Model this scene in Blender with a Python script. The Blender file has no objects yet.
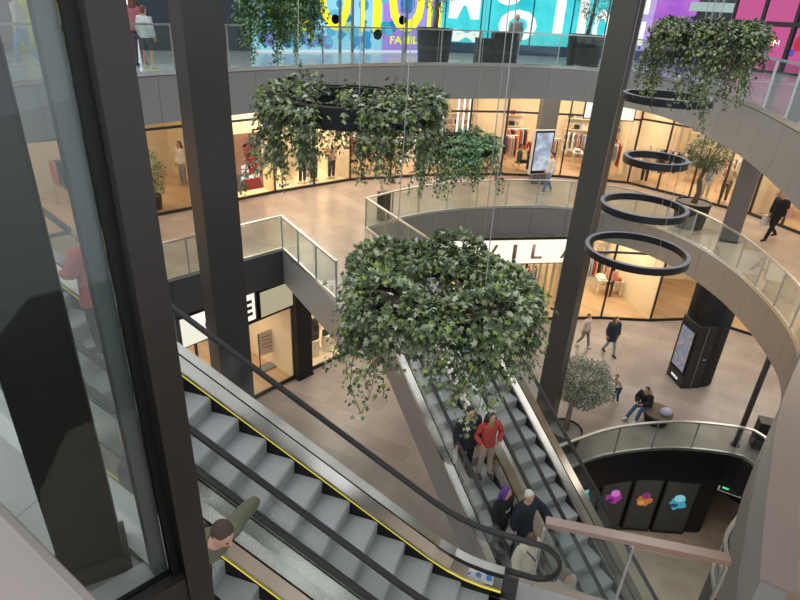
import bpy, bmesh, math, random
from mathutils import Vector, Matrix
random.seed(7)
PI = math.pi
SC = bpy.context.scene
COL = SC.collection
H1, H2, HB = 5.2, 10.3, -5.2          # upper floors and basement above the ground floor (0)

# ------------------------------------------------------------------ materials
def new_mat(name):
    m = bpy.data.materials.new(name); m.use_nodes = True
    nt = m.node_tree; nt.nodes.clear()
    out = nt.nodes.new('ShaderNodeOutputMaterial')
    return m, nt, out
def lin(c):
    return tuple((x / 12.92 if x <= .04045 else ((x + .055) / 1.055) ** 2.4) for x in c) + (1,)
def hexc(h):
    return lin([int(h[i:i + 2], 16) / 255 for i in (0, 2, 4)])
def pbr(name, h, rough=.5, metal=0, noise=0, scale=6, bump=0, aniso=None, spec=.5):
    m, nt, out = new_mat(name)
    b = nt.nodes.new('ShaderNodeBsdfPrincipled'); nt.links.new(b.outputs[0], out.inputs[0])
    c = hexc(h)
    b.inputs['Base Color'].default_value = c; b.inputs['Roughness'].default_value = rough; b.inputs['Metallic'].default_value = metal
    b.inputs['Specular IOR Level'].default_value = spec
    if noise or bump:
        tc = nt.nodes.new('ShaderNodeTexCoord'); mp = nt.nodes.new('ShaderNodeMapping')
        if aniso: mp.inputs['Scale'].default_value = aniso
        nt.links.new(tc.outputs['Object'], mp.inputs[0])
        n = nt.nodes.new('ShaderNodeTexNoise'); n.inputs['Scale'].default_value = scale; n.inputs['Detail'].default_value = 4
        nt.links.new(mp.outputs[0], n.inputs['Vector'])
        if noise:
            mx = nt.nodes.new('ShaderNodeMix'); mx.data_type = 'RGBA'
            mx.inputs[6].default_value = tuple(max(0, v * (1 - noise)) for v in c[:3]) + (1,)
            mx.inputs[7].default_value = tuple(min(1, v * (1 + noise)) for v in c[:3]) + (1,)
            nt.links.new(n.outputs[0], mx.inputs[0]); nt.links.new(mx.outputs[2], b.inputs['Base Color'])
        if bump:
            bp = nt.nodes.new('ShaderNodeBump'); bp.inputs['Strength'].default_value = bump; bp.inputs['Distance'].default_value = .02
            nt.links.new(n.outputs[0], bp.inputs['Height']); nt.links.new(bp.outputs[0], b.inputs['Normal'])
    return m
def emit(name, h, s):
    m, nt, out = new_mat(name)
    e = nt.nodes.new('ShaderNodeEmission'); e.inputs[0].default_value = hexc(h); e.inputs[1].default_value = s
    nt.links.new(e.outputs[0], out.inputs[0]); return m
def glass(name, h, refl=.12, rough=.02, body=0.0, bodyc='c8d4cf'):
    m, nt, out = new_mat(name)
    t = nt.nodes.new('ShaderNodeBsdfTransparent'); t.inputs[0].default_value = hexc(h)
    g = nt.nodes.new('ShaderNodeBsdfGlossy'); g.inputs['Roughness'].default_value = rough; g.inputs[0].default_value = (.9, .93, .92, 1)
    f = nt.nodes.new('ShaderNodeLayerWeight'); f.inputs[0].default_value = .5
    pw = nt.nodes.new('ShaderNodeMath'); pw.operation = 'POWER'; pw.inputs[1].default_value = 5; nt.links.new(f.outputs['Facing'], pw.inputs[0])
    ma = nt.nodes.new('ShaderNodeMath'); ma.operation = 'MULTIPLY_ADD'; ma.inputs[1].default_value = .85; ma.inputs[2].default_value = refl; nt.links.new(pw.outputs[0], ma.inputs[0])
    mx = nt.nodes.new('ShaderNodeMixShader')
    nt.links.new(ma.outputs[0], mx.inputs[0]); nt.links.new(t.outputs[0], mx.inputs[1]); nt.links.new(g.outputs[0], mx.inputs[2])
    last = mx
    if body:
        d = nt.nodes.new('ShaderNodeBsdfDiffuse'); d.inputs[0].default_value = hexc(bodyc)
        m2 = nt.nodes.new('ShaderNodeMixShader'); m2.inputs[0].default_value = body
        nt.links.new(mx.outputs[0], m2.inputs[1]); nt.links.new(d.outputs[0], m2.inputs[2]); last = m2
    nt.links.new(last.outputs[0], out.inputs[0]); return m
def tiles(name, h1, h2, w, hgt, rough, ang=0, mortar='6a625c', msize=.004, noise=.12):
    m, nt, out = new_mat(name)
    b = nt.nodes.new('ShaderNodeBsdfPrincipled'); nt.links.new(b.outputs[0], out.inputs[0])
    tc = nt.nodes.new('ShaderNodeNewGeometry'); mp = nt.nodes.new('ShaderNodeMapping'); mp.inputs['Rotation'].default_value = (0, 0, ang)
    nt.links.new(tc.outputs['Position'], mp.inputs[0])
    br = nt.nodes.new('ShaderNodeTexBrick'); br.inputs['Scale'].default_value = 1
    br.inputs['Brick Width'].default_value = w; br.inputs['Row Height'].default_value = hgt; br.inputs['Mortar Size'].default_value = msize
    br.inputs['Color1'].default_value = hexc(h1); br.inputs['Color2'].default_value = hexc(h2); br.inputs['Mortar'].default_value = hexc(mortar)
    nt.links.new(mp.outputs[0], br.inputs['Vector'])
    n = nt.nodes.new('ShaderNodeTexNoise'); n.inputs['Scale'].default_value = .8; n.inputs['Detail'].default_value = 6
    nt.links.new(mp.outputs[0], n.inputs['Vector'])
    r = nt.nodes.new('ShaderNodeMapRange'); r.inputs[1].default_value = .3; r.inputs[2].default_value = .7; r.inputs[3].default_value = 1 - noise; r.inputs[4].default_value = 1 + noise
    nt.links.new(n.outputs[0], r.inputs[0])
    mu = nt.nodes.new('ShaderNodeMix'); mu.data_type = 'RGBA'; mu.blend_type = 'MULTIPLY'; mu.inputs[0].default_value = 1
    nt.links.new(br.outputs[0], mu.inputs[6]); nt.links.new(r.outputs[0], mu.inputs[7]); nt.links.new(mu.outputs[2], b.inputs['Base Color'])
    b.inputs['Roughness'].default_value = rough
    return m
def leafmat(name, cols, rough=.45):
    m, nt, out = new_mat(name)
    b = nt.nodes.new('ShaderNodeBsdfPrincipled'); nt.links.new(b.outputs[0], out.inputs[0])
    g = nt.nodes.new('ShaderNodeNewGeometry'); cr = nt.nodes.new('ShaderNodeValToRGB'); cr.color_ramp.interpolation = 'CONSTANT'
    el = cr.color_ramp.elements
    while len(el) < len(cols): el.new(.5)
    for i, c in enumerate(cols): el[i].position = i / len(cols); el[i].color = hexc(c)
    nt.links.new(g.outputs['Random Per Island'], cr.inputs[0]); nt.links.new(cr.outputs[0], b.inputs['Base Color'])
    b.inputs['Roughness'].default_value = rough
    return m
def ribbed(name, h, rough, metal, period, axis, strength=.6, dark=.55):
    """fine parallel ribs of a step tread, comb plate or fluted column"""
    m, nt, out = new_mat(name)
    b = nt.nodes.new('ShaderNodeBsdfPrincipled'); nt.links.new(b.outputs[0], out.inputs[0])
    tc = nt.nodes.new('ShaderNodeTexCoord')
    w = nt.nodes.new('ShaderNodeTexWave'); w.bands_direction = axis; w.inputs['Scale'].default_value = 1 / period * .314
    nt.links.new(tc.outputs['Object'], w.inputs['Vector'])
    c = hexc(h); mx = nt.nodes.new('ShaderNodeMix'); mx.data_type = 'RGBA'
    mx.inputs[6].default_value = tuple(v * dark for v in c[:3]) + (1,); mx.inputs[7].default_value = c
    nt.links.new(w.outputs[0], mx.inputs[0]); nt.links.new(mx.outputs[2], b.inputs['Base Color'])
    bp = nt.nodes.new('ShaderNodeBump'); bp.inputs['Strength'].default_value = strength; bp.inputs['Distance'].default_value = .01
    nt.links.new(w.outputs[0], bp.inputs['Height']); nt.links.new(bp.outputs[0], b.inputs['Normal'])
    b.inputs['Roughness'].default_value = rough; b.inputs['Metallic'].default_value = metal
    return m
def screen_mat(name, cols, strength, scale=5):
    """a lit screen showing soft blotches of colour"""
    m, nt, out = new_mat(name)
    e = nt.nodes.new('ShaderNodeEmission'); e.inputs[1].default_value = strength; nt.links.new(e.outputs[0], out.inputs[0])
    tc = nt.nodes.new('ShaderNodeTexCoord'); n = nt.nodes.new('ShaderNodeTexNoise'); n.inputs['Scale'].default_value = scale; n.inputs['Detail'].default_value = 3
    nt.links.new(tc.outputs['Object'], n.inputs['Vector'])
    cr = nt.nodes.new('ShaderNodeValToRGB'); el = cr.color_ramp.elements
    while len(el) < len(cols): el.new(.5)
    for i, c in enumerate(cols): el[i].position = .3 + .4 * i / (len(cols) - 1); el[i].color = hexc(c)
    nt.links.new(n.outputs[0], cr.inputs[0]); nt.links.new(cr.outputs[0], e.inputs[0])
    return m

M = {}
M['floor0'] = tiles('ground_floor_tiles', 'a2968e', '92867f', 1.2, .6, .32, .45, '82776e')
M['floor1'] = tiles('first_floor_tiles', 'bba898', 'ad9a8b', 1.2, .6, .22, .9, '978473')
M['floor2'] = tiles('second_floor_tiles', 'c3c3c0', 'b9b9b6', .9, .9, .15, .3, 'a0a09d')
M['floorb'] = tiles('basement_tiles', 'b3a08f', 'a59180', 1.0, .5, .4, .3, '8f7d6e')
M['wood'] = tiles('shop_wood_floor', 'd0b08c', 'c2a17c', 1.4, .18, .35, .7, '94703f')
M['fascia'] = pbr('grey_fascia_panel', '9a9a96', .42, .1, .05, 2)
M['fascia1'] = pbr('metal_fascia_panel', '95928c', .42, .4, .05, 2)
M['fascia_dark'] = pbr('dark_fascia_panel', '4a4a48', .45, .1, .06, 2)
M['black'] = pbr('black_wall', '161616', .55)
M['dark'] = pbr('dark_steel', '3d3b37', .45, .1, .06, 3)
M['brown'] = pbr('bronze_frame', '37312c', .5, .1, .05, 4)
M['gasket'] = pbr('black_rubber', '0c0c0c', .6)
M['gframe'] = pbr('grey_frame', '8a908e', .35, .2)
M['column'] = pbr('column_cladding', '57544e', .35, .35, .06, 2)
M['lcolumn'] = pbr('grey_column_paint', '6d6b67', .5, 0, .05, 2)
M['steel'] = pbr('brushed_steel', 'c9c2b7', .3, .95, .12, 3, .05, (1, 30, 30))
M['steel_d'] = pbr('steel_deck', 'd8d0c4', .16, 1, .22, 1.3, 0, (2.2, .3, 1))  # brushed bands in the colour also stand in for streaky reflections
M['copper'] = pbr('rose_steel', 'c7ada0', .3, .9, .08, 3)
M['rail'] = pbr('rail_steel', 'cfcfcb', .28, .8)
M['rubber'] = pbr('handrail_rubber', '2c2826', .38)
M['skirt'] = pbr('black_skirt', '1d1b1a', .4, .3)
M['tread'] = ribbed('step_tread', 'c4c6c5', .42, .2, .026, 'Y', .5, .6)
M['comb'] = ribbed('comb_plate', 'cfcacb', .45, .2, .03, 'Y', .4, .62)
M['combw'] = pbr('comb_bright', 'd6d6d2', .4, .5)
M['yellow'] = emit('yellow_skirt_light', 'e9d860', .95)
M['truss'] = pbr('truss_cladding', '8d8782', .45, .2, .04, 2)
M['glass'] = glass('rail_glass', 'f1f7f5', .05, .01, .02)
M['glass_e'] = glass('escalator_glass', 'f7f9f8', .05, .01, .0)
M['glass_s'] = glass('shop_glass', 'faf8f4', .025)
M['glass_n'] = glass('screen_glass', 'eceeed', .03, .02, 0)
M['cap'] = pbr('ledge_cap', '9b908a', .4, .3, .04, 3)
M['white'] = pbr('white_paint', 'd8d8d4', .5)
M['cream'] = pbr('shop_cream', 'efe0c2', .7, 0, .05, 1)
M['tan'] = pbr('shop_tan', 'e2d0b0', .6, 0, .08, 2)
M['shopwhite'] = pbr('shop_white', 'efe8da', .6)
M['lamp'] = emit('warm_ceiling_light', 'ffdca2', 9)
M['lampw'] = emit('white_ceiling_light', 'fff2dd', 7)
M['sign'] = emit('lit_sign_panel', 'fff6e6', 1.15)
M['sign_dim'] = emit('frosted_lit_panel', 'c9c0a0', .75)
M['letter'] = pbr('sign_letter', '8a6a55', .5)
M['letterb'] = pbr('black_letter', '1b1917', .5)
M['lettw'] = emit('white_letter', 'ffffff', 1.5)
M['pot'] = pbr('black_planter', '262828', .5, 0, .05, 3)
M['soil'] = pbr('soil', '4a3b2e', .9, 0, .3, 12)
M['gravel'] = pbr('gravel', '8b857c', .9, 0, .3, 30, .5)
M['bark'] = pbr('bark', '6f6152', .85, 0, .3, 9, .6)
M['ring'] = pbr('ring_lamp_black', '232325', .35, .3)
M['ringg'] = pbr('ring_lamp_diffuser', '9a9aa0', .4)
M['cable'] = pbr('steel_cable', 'b2b2ae', .35, .7)
M['ivy'] = leafmat('ivy_leaves', ['53673a', '334426', '72824a', '40522f', 'a8ae8a', '87906e', '30402a', '93a650', '6a7a50', 'bcc2a6', '55653f'])
M['ivy_b'] = leafmat('ivy_leaves_bluish', ['5f8a52', '3f6a3c', '7aa05e', '4a7350', '9ab78e', '86a878', '345a33', '93b653', '6b8f6a'])
M['olive'] = leafmat('olive_leaves', ['8c9382', '6f7a66', 'a4aa98', '5d6955', 'b6baa9', '79836d'])
M['tree'] = leafmat('tree_leaves', ['5a6b3c', '47572f', '6f7e4c', '3a4a28', '83906a'])
M['stem'] = pbr('vine_stem', '5b5a35', .8)
M['skin'] = pbr('skin', 'd0a288', .55)
M['eye'] = pbr('dark_eye', '241a15', .3)
M['lip'] = pbr('lip', 'a5645a', .5)
M['mann'] = pbr('mannequin_plastic', 'e6dccb', .35)
M['chrome'] = pbr('chrome', 'dddddd', .15, 1)
_cm = {}
def cloth(h, rough=.85):
    if (h, rough) not in _cm: _cm[(h, rough)] = pbr('cloth_' + h, h, rough, 0, .1, 25, .15)
    return _cm[(h, rough)]

def area(loc, size, power, col, rot=(0, 0, 0), sy=None):
    l = bpy.data.lights.new('area_lamp', 'AREA'); l.energy = power; l.color = col; l.size = size
    if sy: l.shape = 'RECTANGLE'; l.size_y = sy
    o = bpy.data.objects.new('area_lamp', l); COL.objects.link(o); o.location = loc; o.rotation_euler = rot
    return o
# ------------------------------------------------------------------ mesh helpers
class MB:
    def __init__(s): s.bm = bmesh.new()
    def box(s, c, d, rz=0, mat=None):
        r = bmesh.ops.create_cube(s.bm, size=1)['verts']
        m = Matrix.Translation(Vector(c)) @ (mat if mat is not None else Matrix.Rotation(rz, 4, 'Z')) @ Matrix.Diagonal((*d, 1))
        bmesh.ops.transform(s.bm, matrix=m, verts=r); return s
    def beam(s, p, q, w, h, up=Vector((0, 0, 1))):
        """rectangular bar from p to q, w across, h along up"""
        p, q = Vector(p), Vector(q); d = (q - p); L = d.length; d.normalize()
        side = d.cross(up)
        if side.length < 1e-4: side = d.cross(Vector((1, 0, 0)))
        side.normalize(); u = side.cross(d)
        m = Matrix((( d.x, side.x, u.x), (d.y, side.y, u.y), (d.z, side.z, u.z))).to_4x4()
        return s.box((p + q) / 2, (L, w, h), mat=m)
    def cyl(s, p, q, r, r2=None, n=12, caps=True):
        p, q = Vector(p), Vector(q); d = q - p; L = d.length
        v = bmesh.ops.create_cone(s.bm, cap_ends=caps, segments=n, radius1=r, radius2=r if r2 is None else r2, depth=L)['verts']
        m = Matrix.Translation((p + q) / 2) @ d.to_track_quat('Z', 'Y').to_matrix().to_4x4()
        bmesh.ops.transform(s.bm, matrix=m, verts=v); return s
    def sph(s, c, r, n=12):
        v = bmesh.ops.create_uvsphere(s.bm, u_segments=n, v_segments=max(6, n * 2 // 3), radius=1)['verts']
        r = (r, r, r) if not hasattr(r, '__len__') else r
        bmesh.ops.transform(s.bm, matrix=Matrix.Translation(Vector(c)) @ Matrix.Diagonal((*r, 1)), verts=v); return s
    def poly(s, pts):
        return s.bm.faces.new([s.bm.verts.new(p) for p in pts])
    def prism(s, pts, vec):
        """closed solid: polygon pts swept along vec"""
        vec = Vector(vec)
        a = [s.bm.verts.new(p) for p in pts]; b = [s.bm.verts.new(Vector(p) + vec) for p in pts]
        s.bm.faces.new(a); s.bm.faces.new(b[::-1]); n = len(a)
        for i in range(n): s.bm.faces.new((a[i], b[i], b[(i + 1) % n], a[(i + 1) % n]))
        return s
    def loft(s, rings, caps=True, closed=True):
        vs = [[s.bm.verts.new(p) for p in r] for r in rings]; n = len(rings[0])
        for i in range(len(vs) - 1):
            for j in range(n if closed else n - 1):
                s.bm.faces.new((vs[i][j], vs[i][(j + 1) % n], vs[i + 1][(j + 1) % n], vs[i + 1][j]))
        if caps and closed: s.bm.faces.new(vs[0][::-1]); s.bm.faces.new(vs[-1])
        return s
    def tube(s, pts, radii, n=10, lat=Vector((1, 0, 0))):
        """organic limb: elliptical rings along a path; radii are r or (r_lateral, r_depth)"""
        pts = [Vector(p) for p in pts]; rings = []
        for i, p in enumerate(pts):
            d = (pts[min(i + 1, len(pts) - 1)] - pts[max(i - 1, 0)]).normalized()
            x = lat - d * lat.dot(d)
            if x.length < .2: x = Vector((0, 0, 1)) - d * d.z
            if x.length < .2: x = Vector((0, 1, 0)) - d * d.y
            x.normalize(); y = d.cross(x)
            r = radii[i]; rx, ry = r if hasattr(r, '__len__') else (r, r)
            rings.append([p + x * rx * math.cos(2 * PI * k / n) + y * ry * math.sin(2 * PI * k / n) for k in range(n)])
        return s.loft(rings)
    def sweep(s, pts, prof, up=Vector((0, 0, 1)), closed=False):
        """sweep a small closed profile [(side, up)] along a path with upright frames"""
        pts = [Vector(p) for p in pts]; rings = []; n = len(pts)
        for i in range(n):
            if closed: d = pts[(i + 1) % n] - pts[i - 1]
            else: d = pts[min(i + 1, n - 1)] - pts[max(i - 1, 0)]
            d.normalize(); side = d.cross(up); side.normalize(); u = side.cross(d)
            rings.append([pts[i] + side * a + u * b for a, b in prof])
        if closed:
            rings.append(rings[0]); return s.loft(rings, caps=False)
        return s.loft(rings)
    def build(s, name, mat, parent=None, smooth=False, bevel=0):
        bmesh.ops.recalc_face_normals(s.bm, faces=s.bm.faces)
        me = bpy.data.meshes.new(name); s.bm.to_mesh(me); s.bm.free()
        return link(name, me, mat, parent, smooth, bevel)
def link(name, me, mat, parent=None, smooth=False, bevel=0):
    o = bpy.data.objects.new(name, me); COL.objects.link(o)
    if mat: me.materials.append(mat)
    if parent: o.parent = parent
    if smooth:
        for p in me.polygons: p.use_smooth = True
    if bevel:
        b = o.modifiers.new('bevel', 'BEVEL'); b.width = bevel; b.segments = 2; b.limit_method = 'ANGLE'
    return o
def thing(name, label, cat, loc=(0, 0, 0), rz=0, group=None):
    o = bpy.data.objects.new(name, None); COL.objects.link(o); o.location = loc; o.rotation_euler = (0, 0, rz)
    o.empty_display_size = .1
    return tag(o, label, cat, group)
def tag(o, label, cat, group=None):
    o['label'] = label; o['category'] = cat
    if group: o['group'] = group
    return o
def struct(o): o['kind'] = 'structure'; return o
def text_mesh(s, size_w=None, height=1, extrude=.01, bold=.0):
    """mesh of a piece of writing; cap height = height, optional fitted width, origin at lower left"""
    cu = bpy.data.curves.new('writing', 'FONT'); cu.body = s; cu.extrude = 0; cu.offset = bold; cu.resolution_u = 3
    o = bpy.data.objects.new('writing', cu); COL.objects.link(o); bpy.context.view_layer.update()
    me = bpy.data.meshes.new_from_object(o.evaluated_get(bpy.context.evaluated_depsgraph_get()))
    bpy.data.objects.remove(o); bpy.data.curves.remove(cu)
    xs = [v.co.x for v in me.vertices]; ys = [v.co.y for v in me.vertices]
    x0, x1, y0, y1 = min(xs), max(xs), min(ys), max(ys)
    sy = height / (y1 - y0); sx = size_w / (x1 - x0) if size_w else sy
    for v in me.vertices: v.co = ((v.co.x - x0) * sx, (v.co.y - y0) * sy, 0)
    bm = bmesh.new(); bm.from_mesh(me)
    r = bmesh.ops.extrude_face_region(bm, geom=bm.faces[:])
    bmesh.ops.translate(bm, vec=(0, 0, extrude), verts=[g for g in r['geom'] if isinstance(g, bmesh.types.BMVert)])
    bmesh.ops.recalc_face_normals(bm, faces=bm.faces); bm.to_mesh(me); bm.free()
    return me, (x1 - x0) * sx
def upright(p0, p1, off=0):
    """frame of an upright wall seen from the camera's side: +X along p0>p1, +Y up, +Z out of the wall"""
    d = Vector((p1[0] - p0[0], p1[1] - p0[1], 0)).normalized(); n = d.cross(Vector((0, 0, 1)))
    m = Matrix((( d.x, 0, n.x), (d.y, 0, n.y), (0, 1, 0))).to_4x4(); m.translation = Vector((p0[0], p0[1], 0)) + n * off
    return m
def write(name, s, frame, u, z, h, mat, parent, w=None, bold=0, ex=.01):
    me, _ = text_mesh(s, w, h, ex, bold)
    me.transform(frame @ Matrix.Translation((u, z, 0)))
    if parent: me.transform(parent.matrix_world.inverted() if False else Matrix.Translation(-parent.location))
    return link(name, me, mat, parent)
def spline(pts, step=.35):
    """smooth curve through points, evenly resampled"""
    P = [Vector((*p, 0)) for p in pts]; out = []
    for i in range(len(P) - 1):
        a, b, c, d = P[max(i - 1, 0)], P[i], P[i + 1], P[min(i + 2, len(P) - 1)]
        for k in range(12):
            t = k / 12
            out.append(.5 * ((2 * b) + (c - a) * t + (2 * a - 5 * b + 4 * c - d) * t * t + (3 * b - a - 3 * c + d) * t ** 3))
    out.append(P[-1])
    return resample([(p.x, p.y) for p in out], step)
def resample(pts, step):
    P = [Vector((*p, 0)) for p in pts]; L = [0]
    for a, b in zip(P, P[1:]): L.append(L[-1] + (b - a).length)
    n = max(1, round(L[-1] / step)); out = []; j = 0
    for i in range(n + 1):
        t = L[-1] * i / n
        while j < len(L) - 2 and L[j + 1] < t: j += 1
        f = (t - L[j]) / max(1e-9, L[j + 1] - L[j]); q = P[j].lerp(P[j + 1], f); out.append((q.x, q.y))
    return out
def slab(name, hole, z, mat, outer, thick=0, under=None):
    def one(nm, zz, m):
        bm = bmesh.new()
        for loop in (outer, hole):
            if not loop: continue
            vs = [bm.verts.new((x, y, zz)) for x, y in loop]
            for i in range(len(vs)): bm.edges.new((vs[i], vs[(i + 1) % len(vs)]))
        bmesh.ops.triangle_fill(bm, use_beauty=True, use_dissolve=False, edges=bm.edges[:])
        for f in bm.faces:
            if f.normal.z < 0: f.normal_flip()
        me = bpy.data.meshes.new(nm); bm.to_mesh(me); bm.free()
        return struct(link(nm, me, m))
    one(name, z, mat)
    if thick: one('ceiling', z - thick, under or M['shopwhite'])
def fascia(pts, z0, z1, mat, name='trim', inset=.0, seam=1.25):
    """panelled edge of a floor: flat panels with thin open joints over a dark core"""
    P = [Vector((*p, 0)) for p in pts]; mb = MB()
    L = 0; seg = []; cur = [P[0]]
    for a, b in zip(P, P[1:]):
        L += (b - a).length; cur.append(b)
        if L >= seam: seg.append(cur); cur = [b]; L = 0
    if len(cur) > 1: seg.append(cur)
    prof = [(-.015, z0), (.015, z0), (.015, z1), (-.015, z1)]
    for sgm in seg:
        d0 = (sgm[1] - sgm[0]).normalized(); d1 = (sgm[-1] - sgm[-2]).normalized()
        sgm = [sgm[0] + d0 * .006] + sgm[1:-1] + [sgm[-1] - d1 * .006]
        mb.sweep(sgm, prof)
    return struct(mb.build(name, mat))
def railing(pts, z, label, name='glass_railing', hr=M['rail'], step=1.25, hrw=.07, hrh=.045, top=1.08, posts=True, group='glass railings', gl=None, channel=True):
    c = Vector((sum(p[0] for p in pts) / len(pts), sum(p[1] for p in pts) / len(pts), z))
    t = thing(name, label, 'railing', c, 0, group)
    P = [Vector((*p, z)) - c for p in pts]
    w, h = hrw / 2, hrh
    MB().sweep([p + Vector((0, 0, top)) for p in P], [(-w, 0), (w, 0), (w, h), (-w, h)]).build('handrail', hr, t)
    if channel: MB().sweep(P, [(-.03, 0), (.03, 0), (.03, .1), (-.03, .1)]).build('base_channel', M['rail'], t)
    Q = resample([(p.x, p.y) for p in P], step)
    fine = [(p.x, p.y) for p in P]
    for a, b in zip(Q, Q[1:]):
        a3, b3 = Vector((*a, 0)), Vector((*b, 0)); d = (b3 - a3).normalized()
        MB().beam(a3 + d * .012 + Vector((0, 0, .56)), b3 - d * .012 + Vector((0, 0, .56)), .014, 1.0).build('glass_panel', gl or M['glass'], t)
    if posts:
        for i, a in enumerate(Q):
            d = Vector((*Q[min(i + 1, len(Q) - 1)], 0)) - Vector((*Q[max(i - 1, 0)], 0)); ang = math.atan2(d.y, d.x)
            MB().box((a[0], a[1], .54), (.025, .05, 1.08), ang).build('post', M['rail'], t)
    return t

# ------------------------------------------------------------------ outlines of the voids
def nd(n, s): return (.875 * n + .485 * s, .485 * n - .875 * s)      # frame of the far escalator pair
def wa(s, w): return (1.18 - .96 * s + .28 * w, 5.39 + .28 * s + .96 * w)   # frame of the near escalator pair
ARC1 = spline([(4.45, 4.72), (5.24, 6.03), (6.63, 8.17), (8.33, 10.32), (9.28, 11.55), (9.85, 12.9), (10.2, 14.8), (10.3, 17), (9.9, 19.2), (8.95, 20.95), (7.6, 21.9), (6.0, 22.2), (4.3, 22.0), (1.9, 21.2), (.2, 20.15), (-1.3, 18.65)])
GR = [(-1.3, 18.65), nd(8.1, -11.6)]
GL = [nd(4.95, -11.6), (-3.67, 16.45)]
DECK1 = [(-3.67, 16.45), (-6.15, 13.9), (-10, 10.0)]
NEAR1 = [wa(.3, -3.3), wa(.3, .3), (4.3, 4.66)]
V1 = ARC1 + GR[1:] + GL + DECK1[1:] + [(-11.5, 7.5), (-9.5, 5.2)] + NEAR1
ARC2 = spline([(-8.5, 9.6), (-7.6, 12.2), (-6.3, 14.3), (-5.0, 15.9), (-3.2, 17.8), (0, 20.6), (3.2, 22.2), (5.2, 22.7), (6.8, 22.4), (7.9, 21.2), (8.4, 19.3), (8.4, 17.2), (8.2, 15), (7.7, 12.6), (7.1, 10.5), (6.2, 8), (3.6, 2.6)])
V2 = ARC2 + [(1.2, -.3), (.6, -.16), (-1.12, .98), (-.78, 1.32), (-3.46, 3.2), (-8.3, 4.75)]
ARC0 = spline([(2.5, 11.2), (3.9, 12.4), (5.3, 13.25), (6.5, 13.85), (7.74, 14.2), (9.0, 14.38), (10.3, 14.3), (11.0, 14.08), (11.1, 13.5), (10.75, 12.8), (10.2, 12.3), (9.8, 11.8), (9.55, 11.3), (8.9, 10.8), (8.1, 10.0), (7.8, 9.2)])
V0 = ARC0 + [(7.6, 7), (7.4, 4.6), (6.9, 3.6)] + [nd(8.6, -2.2), nd(8.6, -7)]
OUT = [(-24, -4), (30, -4), (30, 38), (-24, 38)]

# ------------------------------------------------------------------ floors
slab('floor', V0, 0, M['floor0'], OUT, 1.2, M['black'])
slab('floor', V1, H1, M['floor1'], OUT, 1.1)
slab('floor', V2, H2, M['floor2'], OUT, 1.1)
slab('floor', None, HB, M['floorb'], OUT)
fascia(ARC1, H1 - 1.1, H1 - .02, M['fascia1'])
fascia(GR, H1 - 1.1, H1 - .02, M['fascia_dark'])
fascia(GL, H1 - 1.1, H1 - .02, M['fascia'], seam=9)
fascia([GR[1], GL[0]], H1 - 1.1, H1 - .02, M['fascia_dark'], seam=9)
fascia(DECK1, H1 - 1.1, H1 - .02, M['fascia_dark'], seam=2.5)
fascia([DECK1[-1], (-11.5, 7.5), (-9.5, 5.2), NEAR1[0]] + NEAR1[1:] + [ARC1[0]], H1 - 1.1, H1 - .02, M['fascia_dark'])
fascia(ARC2, H2 - 1.1, H2 - .02, M['fascia'])
fascia(V2[len(ARC2) - 1:] + [ARC2[0]], H2 - 1.1, H2 - .02, M['fascia_dark'])
fascia(ARC0, -1.25, -.02, M['black'], seam=50)
fascia(V0[len(ARC0) - 1:] + [ARC0[0]], -1.25, -.02, M['black'], seam=50)

# ------------------------------------------------------------------ railings
NEARC = [p for p in ARC1 if p[0] < 8.9 and p[1] < 11.2]
railing(ARC1[len(NEARC) - 1:], H1, 'curved glass railing round the first-floor opening, above the lit shop sign', hrw=.08)
railing([(-1.3, 18.65), nd(8.0, -12.6)], H1, 'short straight glass railing leading to the right escalator head on the first floor')
railing([nd(5.0, -12.4), (-3.67, 16.45)], H1, 'straight glass railing sloping right from the first-floor deck corner')
railing(DECK1, H1, 'glass railing along the left first-floor deck above the lit shop front', step=1.6)
railing(ARC2, H2, 'long curved glass railing of the second-floor gallery in front of the video wall', step=1.5)
railing(ARC0, 0, 'curved glass railing round the basement opening on the ground floor', hrw=.09)
_c = railing([wa(-.8, .1), (4.08, 4.84)], H1, 'rose-coloured steel topped glass barrier beside the near escalator landing', hr=M['copper'], hrw=.13, hrh=.07, top=1.17, step=1.15, channel=False)

pt = thing('solid_parapet', 'solid taupe parapet along the near right edge of the first-floor opening', 'parapet', (6.6, 8.1, H1))
MB().sweep([Vector((x - 6.6, y - 8.1, 0)) for x, y in NEARC], [(.0, .0), (.28, .0), (.28, 1.0), (.0, 1.0)]).build('wall', M['fascia'], pt)
MB().sweep([Vector((x - 6.6, y - 8.1, 1.0)) for x, y in NEARC], [(-.02, 0), (.36, 0), (.36, .05), (-.02, .05)]).build('cap', M['cap'], pt)
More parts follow.
